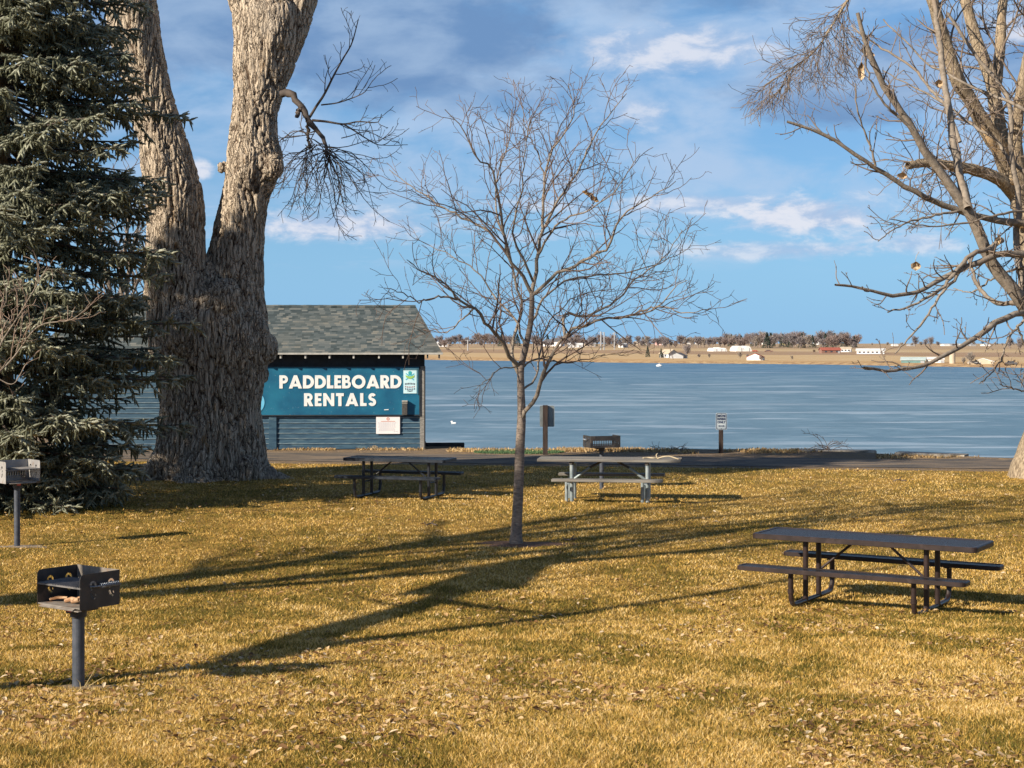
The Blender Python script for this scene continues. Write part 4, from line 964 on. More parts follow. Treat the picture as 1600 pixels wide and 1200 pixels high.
    for k in range(n_):                                     # ridge caps
        xx = xi0+(xi1-xi0)*(k+.5)/n_
        for s in (-1, 1): box(bm, (xx, DP/2+s*.065, zr-.008+.004*(k % 2)), (.235, .15, .014), Matrix.Rotation(R_(-21*s), 3, 'X'))
    bobj('ridge_cap', bm, rm, rf)
    edge = noisy('drip_edge', (.36, .36, .34), (.46, .45, .42), 9, .5)
    bm = bmesh.new(); box(bm, ((x0+x1)/2, y0-.010, ze-.022), (x1-x0+.02, .014, .05)); box(bm, (x1+.010, DP/2, ze-.022), (.014, y1-y0-.01, .05)); bobj('drip_edge', bm, edge, rf)
    tail = noisy('rafter_paint', (.42, .42, .40), (.55, .54, .5), 9, .6)
    for px in (668, 630, 593, 554, 517, 480, 442, 404, 366, 328, 290, 252, 214, 176, 138):
        bm = bmesh.new(); box(bm, (X(px), -.20, ze-.105), (.045, .46, .105), bev=.004); bobj('rafter_tail', bm, tail if px <= 630 else dark, root)
    bm = bmesh.new(); box(bm, (X(686), -.20, ze-.105), (.045, .46, .105), bev=.004); bobj('rafter_tail', bm, dark, root)
    # sign
    m, t, b = pbr('sign_blue', (.02, .12, .22), .45, spec=.4); p = opos(t); n1 = t.noise(t.vmul(p, (.8, 1, 1)), 1.6, 4, .5)
    cc = t.mix(t.smooth(n1, .3, .7), (.007, .085, .175), (.014, .145, .25)); cc = t.mix(t.smooth(t.noise(p, 26, 2), .70, .74), cc, (.2, .3, .36)); t.l.new(cc, b.inputs['Base Color'])
    xs0, xs1, z0, z1 = X(330), X(655), Z(647.5), Z(573)
    bm = bmesh.new(); box(bm, ((xs0+xs1)/2, -.035, (z0+z1)/2), (xs1-xs0, .05, z1-z0)); sg = bobj('sign_board', bm, m, root)
    bm = bmesh.new(); f = .035
    for c_, s_ in ((((xs0+xs1)/2, -.04, z0-f/2), (xs1-xs0+2*f, .066, f)), (((xs0+xs1)/2, -.04, z1+f/2), (xs1-xs0+2*f, .066, f)), ((xs0-f/2, -.04, (z0+z1)/2), (f, .066, z1-z0)), ((xs1+f/2, -.04, (z0+z1)/2), (f, .066, z1-z0))): box(bm, c_, s_)
    bobj('sign_frame', bm, dark, sg)
    white = noisy('sign_white', (.80, .81, .80), (.70, .72, .73), 10, .5)
    word('PADDLEBOARD', X(438.5), Z(606.5), .372, X(627.5)-X(438.5), -.067, white, sg)
    word('RENTALS', X(476.5), Z(634), .366, X(588)-X(476.5), -.067, white, sg)
    bm = bmesh.new(); me = poly_plate(arc(0, 0, .34, 0, 354, 59), [], .012); bm_add(bm, me, Matrix.Translation((X(397), -.067, Z(628))) @ STAND); bobj('roundel', bm, noisy('sky_blue_paint', (.10, .42, .66), (.14, .48, .72), 6, .5), sg)
    # poster in its case
    px0, px1, pz0, pz1 = X(630.5), X(651), Z(614.5), Z(578.5)
    fr_ = noisy('case_frame', (.06, .17, .24), (.09, .21, .28), 6, .4)
    bm = bmesh.new(); box(bm, (X(642.2), -.075, Z(576.6)), (.43, .03, .045)); box(bm, (X(652.6), -.075, Z(596)), (.035, .03, .72)); bobj('poster_case', bm, fr_, sg)
    bm = bmesh.new(); box(bm, ((px0+px1)/2, -.068, (pz0+pz1)/2), (px1-px0, .016, pz1-pz0)); po = bobj('poster', bm, noisy('poster_blue', (.46, .70, .80), (.58, .80, .86), 5, .5), root)
    def flat(name, outline, cx, cz, col, y=-.078, par=None):
        bm = bmesh.new(); me = poly_plate(outline, [], .003); bm_add(bm, me, Matrix.Translation((cx, y, cz)) @ STAND); return bobj(name, bm, pbr(name, col, .6)[0], par or po)
    cx = (px0+px1)/2; cz = Z(588)
    bm = bmesh.new()
    for s in (-1, 1): me = poly_plate([(-.15, -.012), (.15, -.02), (.15, .012), (-.15, .02)], [], .003); bm_add(bm, me, Matrix.Translation((cx, -.0775, cz-.01)) @ STAND @ Matrix.Rotation(R_(38*s), 4, 'Z'))
    bobj('emblem', bm, pbr('emblem_cyan', (.07, .42, .58), .6)[0], po)
    flat('emblem', [(0, .10), (.05, .07), (.045, .0), (.02, -.03), (-.02, -.03), (-.045, .0), (-.05, .07)], cx, cz+.06, (.03, .36, .42), -.080)
    flat('emblem', [(-.13, .04), (-.08, .025), (-.03, .01), (.03, .01), (.08, .025), (.13, .04), (.11, -.02), (.05, -.055), (0, -.065), (-.05, -.055), (-.11, -.02)], cx, cz-.005, (.30, .52, .13), -.083)
    rows_ = ((600, .052, 7, (.08, .09, .13)), (603.5, .04, 6, (.35, .10, .12)), (607, .05, 6, (.10, .12, .18)), (610, .035, 4, (.04, .05, .08)))
    for (py, h, nn, col) in rows_:
        bm = bmesh.new(); wd = .30 if nn > 4 else .15
        for i in range(nn):
            xx = cx-wd/2+wd*(i+.5)/nn; zz = Z(py)-.035*math.cos((i-(nn-1)/2)/nn*3)*(.6 if py > 603 else -.4)
            me = poly_plate([(-.014, -h/2), (.014, -h/2+.006), (.010, h/2), (-.016, h/2-.008)], [], .003); bm_add(bm, me, Matrix.Translation((xx, -.0785, zz)) @ STAND)
        bobj('poster_mark', bm, pbr('poster_ink', col, .6)[0], po)
    # lock box
    bm = bmesh.new(); box(bm, (X(632.5), -.13, Z(638)), (.15, .14, .36), bev=.012); lb = bobj('lock_box', bm, noisy('lockbox_grey', (.05, .048, .045), (.085, .08, .075), 20, .6), root)
    bm = bmesh.new(); box(bm, (X(632.5), -.135, Z(626.2)), (.16, .155, .03)); box(bm, (X(632.5), -.135, Z(629.2)), (.155, .15, .018)); bobj('lid', bm, noisy('lockbox_lid', (.42, .40, .35), (.5, .47, .42), 20, .5), lb)
    # notice
    nx0, nx1, nz0, nz1 = X(588), X(625), Z(677.5), Z(650)
    bm = bmesh.new(); box(bm, ((nx0+nx1)/2, -.032, (nz0+nz1)/2), (nx1-nx0, .012, nz1-nz0)); no = bobj('notice', bm, noisy('notice_paper', (.74, .73, .76), (.80, .78, .79), 4, .5), root)
    bm = bmesh.new(); me = poly_plate(arc(0, 0, .043, 0, 345, 23), [arc(0, 0, .022, 0, 330, 11)], .003); bm_add(bm, me, Matrix.Translation(((nx0+nx1)/2, -.040, nz1-.075)) @ STAND)
    box(bm, ((nx0+nx1)/2, -.040, nz1-.145), (.40, .003, .014)); box(bm, ((nx0+nx1)/2, -.040, nz1-.008), (nx1-nx0-.004, .003, .014)); bobj('notice_heading', bm, pbr('notice_red', (.55, .16, .09), .6)[0], no)
    bm = bmesh.new(); r = random.Random(2)
    for k in range(9):
        w_ = .42+.12*r.random() if k < 8 else .12; xx = (nx0+nx1)/2-.03 if k < 8 else nx1-.12
        for j in range(8 if k < 8 else 2): box(bm, (xx-w_/2+w_*(j+.5)/(8 if k < 8 else 2), -.040, nz1-.185-.031*k), (w_/(8 if k < 8 else 2)-.012*r.random()-.008, .003, .007))
    bobj('notice_text', bm, pbr('notice_ink', (.36, .35, .42), .6)[0], no)
    # small stencil plate below the letters
    bm = bmesh.new(); box(bm, (X(604), -.066, Z(639.8)), (.13, .008, .022), Matrix.Rotation(R_(-4), 3, 'Y')); bobj('small_plate', bm, white, sg)
shed()

# ------------------------------------------------------------------ picnic tables
def mat_coated(name, a, hi):
    m, t, b = pbr(name, a, .34, spec=.35); p = opos(t)
    u, v, w_ = t.sep(p); 
    d1 = t.math('SINE', t.math('MULTIPLY', t.math('ADD', u, t.math('MULTIPLY', v, 1.6)), 150.)); d2 = t.math('SINE', t.math('MULTIPLY', t.math('SUBTRACT', u, t.math('MULTIPLY', v, 1.6)), 150.))
    holes = t.smooth(t.math('MULTIPLY', d1, d2), -.1, .35)
    t.l.new(t.mix(t.math('MULTIPLY', holes, .8), a, tuple(k*.12 for k in a)), b.inputs['Base Color'])
    t.l.new(t.lin(holes, 0, 1, .32, .9), b.inputs['Roughness'])
    bump(t, b, t.math('MULTIPLY', holes, -1.), .006); return m
def picnic_table(label, loc, rz, length, tint, tube_c, half=.69):
    root = thing('picnic_table', label, 'picnic table', loc, rz)
    mesh_m = mat_coated('coated_mesh', tint, None); rim = noisy('coated_rim', tuple(k*.9 for k in tint), tuple(k*1.5 for k in tint), 8, .42, spec=.35, c=tuple(min(1, k*1.8+.005) for k in tint), cs=5)
    tm = noisy('coated_tube', tube_c, tuple(k*1.5 for k in tube_c), 9, .36, spec=.5, c=(.10, .095, .10), cs=4)
    def slab(nm, w_, y, z, th, inset):
        bm = bmesh.new(); rc = .05
        def ring(hw, hd, zz, r_):
            pts = []
            for cx, cy, a0 in ((hw-r_, hd-r_, 0), (-hw+r_, hd-r_, 90), (-hw+r_, -hd+r_, 180), (hw-r_, -hd+r_, 270)):
                pts += [(cx+r_*math.cos(R_(a0+22.5*k)), y+cy+r_*math.sin(R_(a0+22.5*k)), zz) for k in range(5)]
            return [bm.verts.new(q) for q in pts]
        L2, D2 = length/2, w_/2
        rs = [ring(L2-.02, D2-.02, z-th, rc), ring(L2, D2, z-th+.006, rc), ring(L2, D2, z-.010, rc), ring(L2-.008, D2-.008, z, rc), ring(L2-inset, D2-inset, z-.002, rc*.7), ring(L2-inset, D2-inset, z-.008, rc*.7), ring(L2-inset, D2-inset, z-th, rc*.7)]
        for a, b_ in zip(rs, rs[1:]+rs[:1]):
            for k in range(20): bm.faces.new((a[k], a[(k+1) % 20], b_[(k+1) % 20], b_[k]))
        part = bobj(nm, bm, rim, root)
        bm = bmesh.new(); top = [bm.verts.new(v) for v in [(sx*(L2-inset-.001), y+sy*(D2-inset-.001), z-.0065) for sx, sy in ((1, 1), (-1, 1), (-1, -1), (1, -1))]]
        bm.faces.new(top); r_ = bmesh.ops.extrude_face_region(bm, geom=bm.faces[:]); bmesh.ops.translate(bm, verts=[e for e in r_['geom'] if isinstance(e, bmesh.types.BMVert)], vec=(0, 0, -.004))
        bobj('mesh_panel', bm, mesh_m, part); return part
    slab('tabletop', .76, 0, .77, .062, .045); slab('bench', .26, -.70, .455, .052, .03); slab('bench', .26, .70, .455, .052, .03)
    r_ = .0305
    for sx in (-1, 1):
        x = half*sx
        for sy in (-1, 1):
            bm = bmesh.new(); tube(bm, [(x, .21*sy, .03), (x, .21*sy, .715)], r_, 14); bobj('post', bm, tm, root)
            bm = bmesh.new(); P = [(x, .67*sy, .405), (x, .67*sy, .24), (x, .665*sy, .15), (x, .645*sy, .085), (x, .60*sy, .045), (x, .54*sy, .032), (x, .40*sy, .030), (x, .24*sy, .030)]
            tube(bm, catmull(P, 26), r_*.95, 14); tube(bm, [(x, .67*sy, .17), (x, .67*sy, .215)], r_*1.2, 14); bobj('bench_leg', bm, tm, root)
        bm = bmesh.new(); box(bm, (x, 0, .722), (.05, .62, .03), bev=.004); bobj('top_bracket', bm, tm, root)
        for sy in (-1, 1): bm = bmesh.new(); box(bm, (x, .67*sy, .400), (.06, .20, .012)); bobj('bench_bracket', bm, tm, root)
        bm = bmesh.new(); tube(bm, [(x, -.24, .031), (x, .24, .031)], r_*.8, 12); bobj('foot_bar', bm, tm, root)
        bm = bmesh.new(); tube(bm, [(.17*sx*length/2.44, 0, .712), (x-.02*sx, 0, .30)], .015, 10); tube(bm, [(x, -.2, .30), (x, .2, .30)], .014, 10); bobj('brace', bm, tm, root)
picnic_table('long brown metal-mesh picnic table standing by itself on the right side of the lawn', (4.02, 17.92, zq(4.02, 17.92)), R_(-31), 2.55, (.022, .014, .013), (.024, .015, .014))
picnic_table('black metal-mesh picnic table in the shade in front of the shed', (-2.2, 31.4, zq(-2.2, 31.4)), R_(-17), 2.12, (.012, .017, .026), (.012, .014, .019), .68)

def wood_table():
    x, y = 1.87, 30.7
    root = thing('picnic_table', 'weathered grey plank picnic table on pale galvanized pipe legs, beside the young tree', 'picnic table', (x, y, zq(x, y)), R_(-7))
    wd = noisy('weathered_wood', (.13, .12, .11), (.25, .235, .21), 3, .9, bd=.006, bs=18, stretch=(.35, 7, 7), c=(.32, .28, .22), cs=2)
    gv = noisy('galvanized', (.22, .27, .29), (.34, .39, .41), 7, .45, metal=.35, c=(.22, .26, .28), cs=4)
    dk = noisy('shadowed_wood', (.06, .055, .05), (.10, .09, .085), 5, .9, stretch=(.35, 7, 7))  # darker wood copy, shade under the tabletop put into its colour
    r = random.Random(4)
    for k in range(3):
        bm = bmesh.new(); box(bm, (.01*r.random(), (k-1)*.262, .79), (2.72+.02*r.random(), .245, .048), Euler((0, 0, R_(.15*r.random()))).to_matrix(), bev=.008); bobj('plank', bm, wd, root)
    for s in (-1, 1):
        bm = bmesh.new(); box(bm, (0, s*.72, .445), (2.08, .27, .048), bev=.008); bobj('bench', bm, wd, root)
    for s in (-1, 1):
        X_ = s*.72
        for q in (-1, 1):
            bm = bmesh.new(); tube(bm, [(X_+.02, q*.30, 0), (X_+.02, q*.30, .70)], .040, 14); bobj('leg', bm, gv, root)
            bm = bmesh.new(); tube(bm, [(X_-.075, q*.33, -.02), (X_-.075, q*.33, .41)], .034, 14); bobj('leg', bm, gv, root)
            bm = bmesh.new(); tube(bm, [(X_, q*.30, .39), (X_, q*.83, .40)], .03, 10); bobj('bench_arm', bm, gv, root)
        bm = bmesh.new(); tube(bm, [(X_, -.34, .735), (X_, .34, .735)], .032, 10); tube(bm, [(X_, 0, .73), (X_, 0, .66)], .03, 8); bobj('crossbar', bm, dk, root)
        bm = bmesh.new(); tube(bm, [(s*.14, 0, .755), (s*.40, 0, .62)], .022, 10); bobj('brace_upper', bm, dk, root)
        bm = bmesh.new(); tube(bm, [(s*.38, 0, .63), (s*.72, 0, .38)], .028, 10); bobj('brace', bm, gv, root)
        bm = bmesh.new(); tube(bm, [(X_, -.3, .37), (X_, .3, .37)], .026, 10); bobj('crossbar', bm, gv, root)
    # curled straps lying on the right end
    tm = noisy('pale_strap', (.42, .34, .22), (.52, .44, .3), 9, .7)
    a = R_(-7); loc = lambda u, v: (x+u*math.cos(a)-v*math.sin(a), y+u*math.sin(a)+v*math.cos(a), zq(x, y)+.814)
    bm = bmesh.new(); tube(bm, catmull([(0, 0, .006), (.06, -.02, .03), (.14, -.05, .05), (.24, -.06, .05), (.34, -.09, .02), (.40, -.14, .006)], 20), .012, 8); tube(bm, catmull([(0, 0, .006), (-.02, .02, .07), (.01, .05, .10)], 8), .011, 8)
    o = bobj('strap', bm, tm, smooth=True); o.location = loc(.92, -.1); tag(o, 'pale curled strap lying on the right end of the plank table', 'strap')
    bm = bmesh.new(); tube(bm, catmull([(0, 0, .01), (.1, .03, .016), (.2, -.01, .012), (.32, .03, .01)], 14), .012, 8)
    o = bobj('stick', bm, tm, smooth=True); o.location = loc(.64, -.05); tag(o, 'short pale stick on the plank table left of the curled strap', 'stick')
wood_table()

# ------------------------------------------------------------------ park grills
def hook_slots(w0):
    hs = []
    for cx in (w0*.32, w0*.78):
        up = stroke(arc(cx, .165, .022, 185, -25, 10), .008); hs.append(up)
        hs.append([(cx-.022, .148), (cx-.004, .148), (cx-.004, .130), (cx-.022, .118)])
        hs.append(stroke([(cx-.016, .108), (cx-.006, .082), (cx+.016, .060)], .009)); hs.append(stroke(arc(cx+.004, .072, .018, 40, -60, 6), .005) if False else stroke([(cx+.02, .10), (cx+.024, .082)], .005))
    return hs
def grill(label, loc, rz, h0, hbox, sc=1., char=True, handle_side=1, bright=False, back_dark=False):
    """pedestal grill: post of height h0, firebox on top, open toward local -Y"""
    root = thing('park_grill', label, 'park grill', loc, rz)
    steel = noisy('grill_steel', (.022, .022, .025), (.045, .042, .042), 9, .5, spec=.5, c=(.085, .07, .06), cs=6)
    inner = noisy('grill_rusted_inside', (.16, .14, .12), (.26, .23, .20), 12, .8, c=(.20, .13, .09), cs=9)
    light = noisy('grill_worn_steel', (.24, .235, .235), (.34, .33, .32), 6, .5, spec=.5, c=(.22, .17, .14), cs=7)
    sk = light if bright else steel
    pm = noisy('post_paint', (.045, .055, .075), (.075, .085, .11), 14, .55, bd=.001, c=(.06, .05, .05), cs=3)
    w, d, t = .53*sc, .40*sc, .005
    bm = bmesh.new(); tube(bm, [(0, 0, -.1), (0, 0, h0)], .0445, 24); bobj('post', bm, pm, root, smooth=False)
    bm = bmesh.new(); tube(bm, [(0, 0, h0-.055), (0, 0, h0+.035)], .060, 24); box(bm, (.04, .0, h0+.02), (.17, .16, .045), bev=.006); box(bm, (-.005, -.064, h0+.006), (.085, .03, .06), bev=.004); bobj('collar', bm, steel, root)
    bm = bmesh.new(); box(bm, (-.012, -.081, h0+.008), (.062, .004, .036)); tg = bobj('red_tag', bm, noisy('red_tag', (.55, .06, .06), (.62, .12, .11), 30, .5), root)
    bm = bmesh.new()
    for k in range(4): box(bm, (-.030+.012*k, -.0845, h0+.008+.004*(k % 2)), (.007, .002, .010))
    bobj('tag_marking', bm, pbr('tag_pale', (.8, .6, .55), .6)[0], tg)
    z0 = h0+.045
    bm = bmesh.new(); box(bm, (0, 0, z0), (w-.01, d-.004, .006)); box(bm, (0, -d/2-.012, z0-.008), (w-.10, .03, .005), Matrix.Rotation(R_(28), 3, 'X')); box(bm, (w*.44, -d/2-.0, z0-.018), (.06, .03, .006)); bobj('firebox_floor', bm, inner, root)
    def plate(nm, outline, holes, M, m): me = poly_plate(outline, holes, t); bm = bmesh.new(); bm_add(bm, me, M); return bobj(nm, bm, m, root)
    side = [(0, -.01), (d, -.01), (d, hbox)]+[(.035-.035*math.sin(R_(a)), hbox-.035+.035*math.cos(R_(a))) for a in (0, 30, 60, 90)]
    hs = [[(x*1., y*hbox/.25) for x, y in h] for h in hook_slots(d)]
    SM = lambda s: Matrix.Translation((s*w/2, -d/2, z0)) @ Matrix.Rotation(R_(90), 4, 'Z') @ STAND
    plate('side_plate', side, hs, SM(-1), sk); plate('side_plate', side, hs, SM(1), sk)
    slots = [[(x-.012, .075), (x+.012, .075), (x+.012, .135), (x-.012, .135)] for x in np.arange(-w/2+.05, w/2-.03, .038)]+[[(x-.008, .045), (x+.008, .045), (x+.008, .056), (x-.008, .056)] for x in np.arange(-w/2+.05, w/2-.03, .038)]
    plate('back_plate', [(-w/2, -.01), (w/2, -.01), (w/2, hbox), (-w/2, hbox)], slots, Matrix.Translation((0, d/2, z0)) @ STAND, (steel if back_dark else inner) if not bright else light)
    bm = bmesh.new(); zg = z0+hbox*.62; n = 26
    for k in range(n): tube(bm, [(-w/2+.012+(w-.024)*k/(n-1), -d/2+.004, zg), (-w/2+.012+(w-.024)*k/(n-1), d/2-.06, zg+.004)], .0042, 6)
    for yy in (-d/2+.004, -.02, d/2-.06): box(bm, (0, yy, zg-.006), (w+.01, .010, .010))
    gr = bobj('grate', bm, noisy('grate_steel', (.13, .13, .135), (.22, .21, .205), 9, .45, metal=.3), root)
    bm = bmesh.new(); s = handle_side; hx = s*(w/2+.012); yb = -d/2+.09
    tube(bm, [(s*(w/2-.03), yb, zg), (hx, yb, zg), (hx+s*.025, yb+.05, zg), (hx+s*.035, yb+.22, zg+.012)], .006, 8)
    tube(bm, [(hx+s*.030+.016*math.cos(a), yb+.06+.17*a/69., zg+.004+.016*math.sin(a)) for a in np.linspace(0, 69, 150)], .0035, 5); bobj('coil_handle', bm, noisy('handle_steel', (.20, .23, .28), (.34, .37, .42), 20, .35, metal=.5), root, smooth=True)
    if char:
        r = random.Random(8); wm = noisy('charred_sticks', (.30, .15, .07), (.50, .32, .19), 18, .8, c=(.05, .035, .03), cs=12)
        for k, (a, b_, ra) in enumerate((((-.21, -.09, 0), (-.06, -.05, .02), .011), ((-.06, -.07, 0), (.08, -.06, .02), .016), ((-.02, -.01, 0), (.10, -.05, .03), .013), ((.02, -.08, 0), (.13, -.03, .015), .014))):
            bm = bmesh.new(); P = [Vector(a), (Vector(a)*.6+Vector(b_)*.4)+Vector((0, .008, .008)), Vector(b_)]; tube(bm, [p+Vector((0, 0, .014)) for p in P], [ra*.9, ra*1.1, ra*.8], 8)
            o = bobj('charred_stick', bm, wm); M = Matrix.Translation(loc) @ Matrix.Rotation(rz, 4, 'Z'); o.matrix_world = M @ Matrix.Translation((0, 0, z0+.004))
            tag(o, ('long pale charred stick lying to the left in the near grill', 'thick charred brown stick in the middle of the near grill', 'charred stick at the back of the near grill firebox', 'charred stick nearest the right plate in the near grill')[k], 'stick', 'charred sticks in the near grill')
    return root
g = GRILLS
grill('near black pedestal grill with red tag and burnt sticks in its open firebox', (g[0][0], g[0][1], zq(*g[0])), R_(-36), .57, .242, .90, True, 1)
grill('worn grey pedestal grill in front of the spruce at the left edge', (g[1][0], g[1][1], zq(*g[1])), R_(42), .92, .31, 1.0, False, 1, True)
grill('black pedestal grill seen from behind over the plank picnic table', (g[2][0], g[2][1], zq(*g[2])), R_(180+16), .83, .235, 1.22, False, 1, False, True)
# weed stems at the foot of the near grill
bm = bmesh.new(); x, y = g[0][0]+.05, g[0][1]-.04; z = zq(x, y)
for a, b_ in (((0, 0, 0), (.10, -.02, .17)), ((.01, 0, 0), (.07, .0, .10)), ((-.02, -.01, 0), (-.05, -.02, .07)), ((.02, 0, 0), (.15, .01, .08))): tube(bm, [a, [(p+q_)/2+.008 for p, q_ in zip(a, b_)], b_], [.004, .003, .001], 5)
o = bobj('dry_weed', bm, noisy('dry_stem', (.42, .33, .16), (.34, .27, .14), 9, .8)); o.location = (x, y, z); tag(o, 'dry weed stems leaning at the foot of the near grill post', 'weed')

# ------------------------------------------------------------------ signs by the road
def road_sign(label, px, py_base, Y, pw, post_top, plate_px, facing, text=None, tilt=0):
    x = (px-800)*Y/FPX; zb = zq(x, Y); k = FPX/Y
    root = thing('road_sign', label, 'sign', (x, Y, zb), tilt)
    wood = noisy('sign_post_wood', (.026, .018, .016), (.05, .034, .028), 5, .85, bd=.003, stretch=(4, 4, .6))
    zt_ = HC-(post_top-H0)/k-zb
    bm = bmesh.new(); box(bm, (0, 0, (zt_-.3)/2), (pw, pw*.9, zt_+.3), bev=.006); bobj('post', bm, wood, root)
    x0, x1, y0, y1 = plate_px; w_ = (x1-x0)/k; h_ = (y1-y0)/k; cx = ((x0+x1)/2-px)/k; cz = HC-((y0+y1)/2-H0)/k-zb; rr = .035
    out = arc(w_/2-rr, h_/2-rr, rr, 0, 90, 5)+arc(-w_/2+rr, h_/2-rr, rr, 90, 180, 5)+arc(-w_/2+rr, -h_/2+rr, rr, 180, 270, 5)+arc(w_/2-rr, -h_/2+rr, rr, 270, 360, 5)
    yp = -pw*.45-.004 if facing > 0 else pw*.45+.004
    bm = bmesh.new(); me = poly_plate(out, [], .003); bm_add(bm, me, Matrix.Translation((cx, yp, cz)) @ STAND)
    pl = bobj('plate', bm, noisy('plate_white_shaded', (.36, .42, .47), (.44, .50, .54), 6, .45) if facing > 0 else noisy('plate_back', (.20, .23, .24), (.30, .33, .33), 4, .4, metal=.5, stretch=(1, 1, .5)), root)  # white face toned blue-grey, its shade put into the colour
    if facing > 0:
        ink = pbr('sign_navy', (.02, .035, .09), .5)[0]
        inn = [(a*.90, b_*.94) for a, b_ in out]; inn2 = [(a*.80, b_*.88) for a, b_ in out]
        bm = bmesh.new(); me = poly_plate(inn, [inn2], .002); bm_add(bm, me, Matrix.Translation((cx, yp-.004, cz)) @ STAND); bobj('border', bm, ink, pl)
        bm = bmesh.new()
        for s, z_, hh in text:
            me = text_mesh(s, hh, .002, .004); xs = [v.co.x for v in me.vertices]; ww = max(xs)-min(xs); k_ = min(1.6, .72*w_/ww)
            bm_add(bm, me, Matrix.Translation((cx, yp-.004, cz+z_*h_)) @ STAND @ Matrix.Diagonal((k_, 1.15, 1, 1)))
        me = poly_plate([(-.30*w_, 0), (-.18*w_, .026), (-.18*w_, .012), (.18*w_, .012), (.18*w_, .026), (.30*w_, 0), (.18*w_, -.026), (.18*w_, -.012), (-.18*w_, -.012), (-.18*w_, -.026)], [], .002)
        bm_add(bm, me, Matrix.Translation((cx, yp-.004, cz-.27*h_)) @ STAND); bobj('sign_text', bm, ink, pl)
        bm = bmesh.new()
        for z_ in (.42, -.42): tube(bm, [(cx, yp-.006, cz+z_*h_), (cx, yp+.002, cz+z_*h_)], .008, 8)
        bobj('bolt', bm, pbr('bolt', (.1, .1, .1), .4, .8)[0], pl)
    return root
road_sign('sign seen from its grey back on a brown post right of the young tree', 852, 703, 43.2, .135, 633, (843.5, 866.5, 634, 667), -1)
road_sign('small white parking sign with navy lettering on a brown post at the water', 1126.5, 703, 43.9, .115, 646, (1118, 1135.5, 645, 671.5), 1, [('EMPLOYEE', .31, .072), ('PARKING', .13, .072), ('ONLY', -.05, .072)])

# ------------------------------------------------------------------ bank edge pieces
conc = noisy('weathered_concrete', (.30, .27, .23), (.44, .40, .34), 5, .9, bd=.006, c=(.20, .17, .13), cs=2)
def slab_at(label, x0, x1, py, h=.09, d=.5, rz=0.):
    xm = (x0+x1)/2; Y = 44.; 
    for _ in range(4): Xm = (xm-800)*Y/FPX; Y = float(shore_y(Xm))-.12
    w_ = (x1-x0)*Y/FPX; ztop = HC-(py-H0)*Y/FPX
    bm = bmesh.new(); box(bm, (0, 0, 0), (w_, d, .30), bev=.012)
    for v in bm.verts: v.co += Vector(((fbm(np.array([[v.co.x*3, v.co.y*3, 1.]]), 2)[0]-.5)*.03,)*3)
    o = bobj('concrete_slab', bm, conc); o.location = (Xm, Y, ztop-.15); o.rotation_euler = (0, R_(.3), rz); tag(o, label, 'concrete slab'); return o
slab_at('long concrete edging slab at the bank right of the parking sign, middle one of three', 1250, 1368, 702.5, rz=R_(-9))
slab_at('concrete edging slab at the bank nearest the right edge, its right end sunlit', 1402, 1510, 707.5, rz=R_(-28))
slab_at('low concrete edging slab beneath the parking sign', 1060, 1160, 703.5, rz=R_(0))
bm = bmesh.new(); box(bm, (0, 0, 0), (1.12, .22, .20), bev=.03); box(bm, (-.65, .3, -.02), (.5, .22, .2), bev=.02); o = bobj('dark_timber', bm, noisy('dark_timber', (.018, .02, .024), (.04, .038, .04), 5, .8)); X_ = (696-800)*47./FPX
o.location = (X_, 46.9, HC-(697-H0)*46.9/FPX); tag(o, 'dark timber beam on the bank just right of the shed', 'timber')
# green turf strip beyond the path
def turf_strip():
    r = np.random.default_rng(4); n = 5200
    X = -1.1+2.6*r.random(n); Y = 43.6+1.25*r.random(n)-.12*X; ok = ((X-.2)/1.25)**2+((Y-44.2)/.7)**2 < 1.; X, Y = X[ok], Y[ok]; n = len(X); Z = zt(X, Y); h = .03+.04*r.random(n); w_ = .014
    a = r.random(n)*6.3; b0 = np.stack([X, Y, Z], -1); s = np.stack([np.cos(a), np.sin(a), 0*X], -1)*w_; tp = b0+np.stack([.02*np.cos(a*3), .02*np.sin(a*3), h], -1)
    V = np.stack([b0-s, b0+s, tp], 1).reshape(-1, 3)
    tag(npmesh('green_turf', V, np.arange(3*n).reshape(n, 3), mat_attr('green_turf', [(0., (.05, .10, .05)), (1., (.12, .20, .09))]), attrs={'c': np.repeat(r.random(n), 3)}), 'small strip of green turf on the bank beside the path', kind='stuff')
turf_strip()
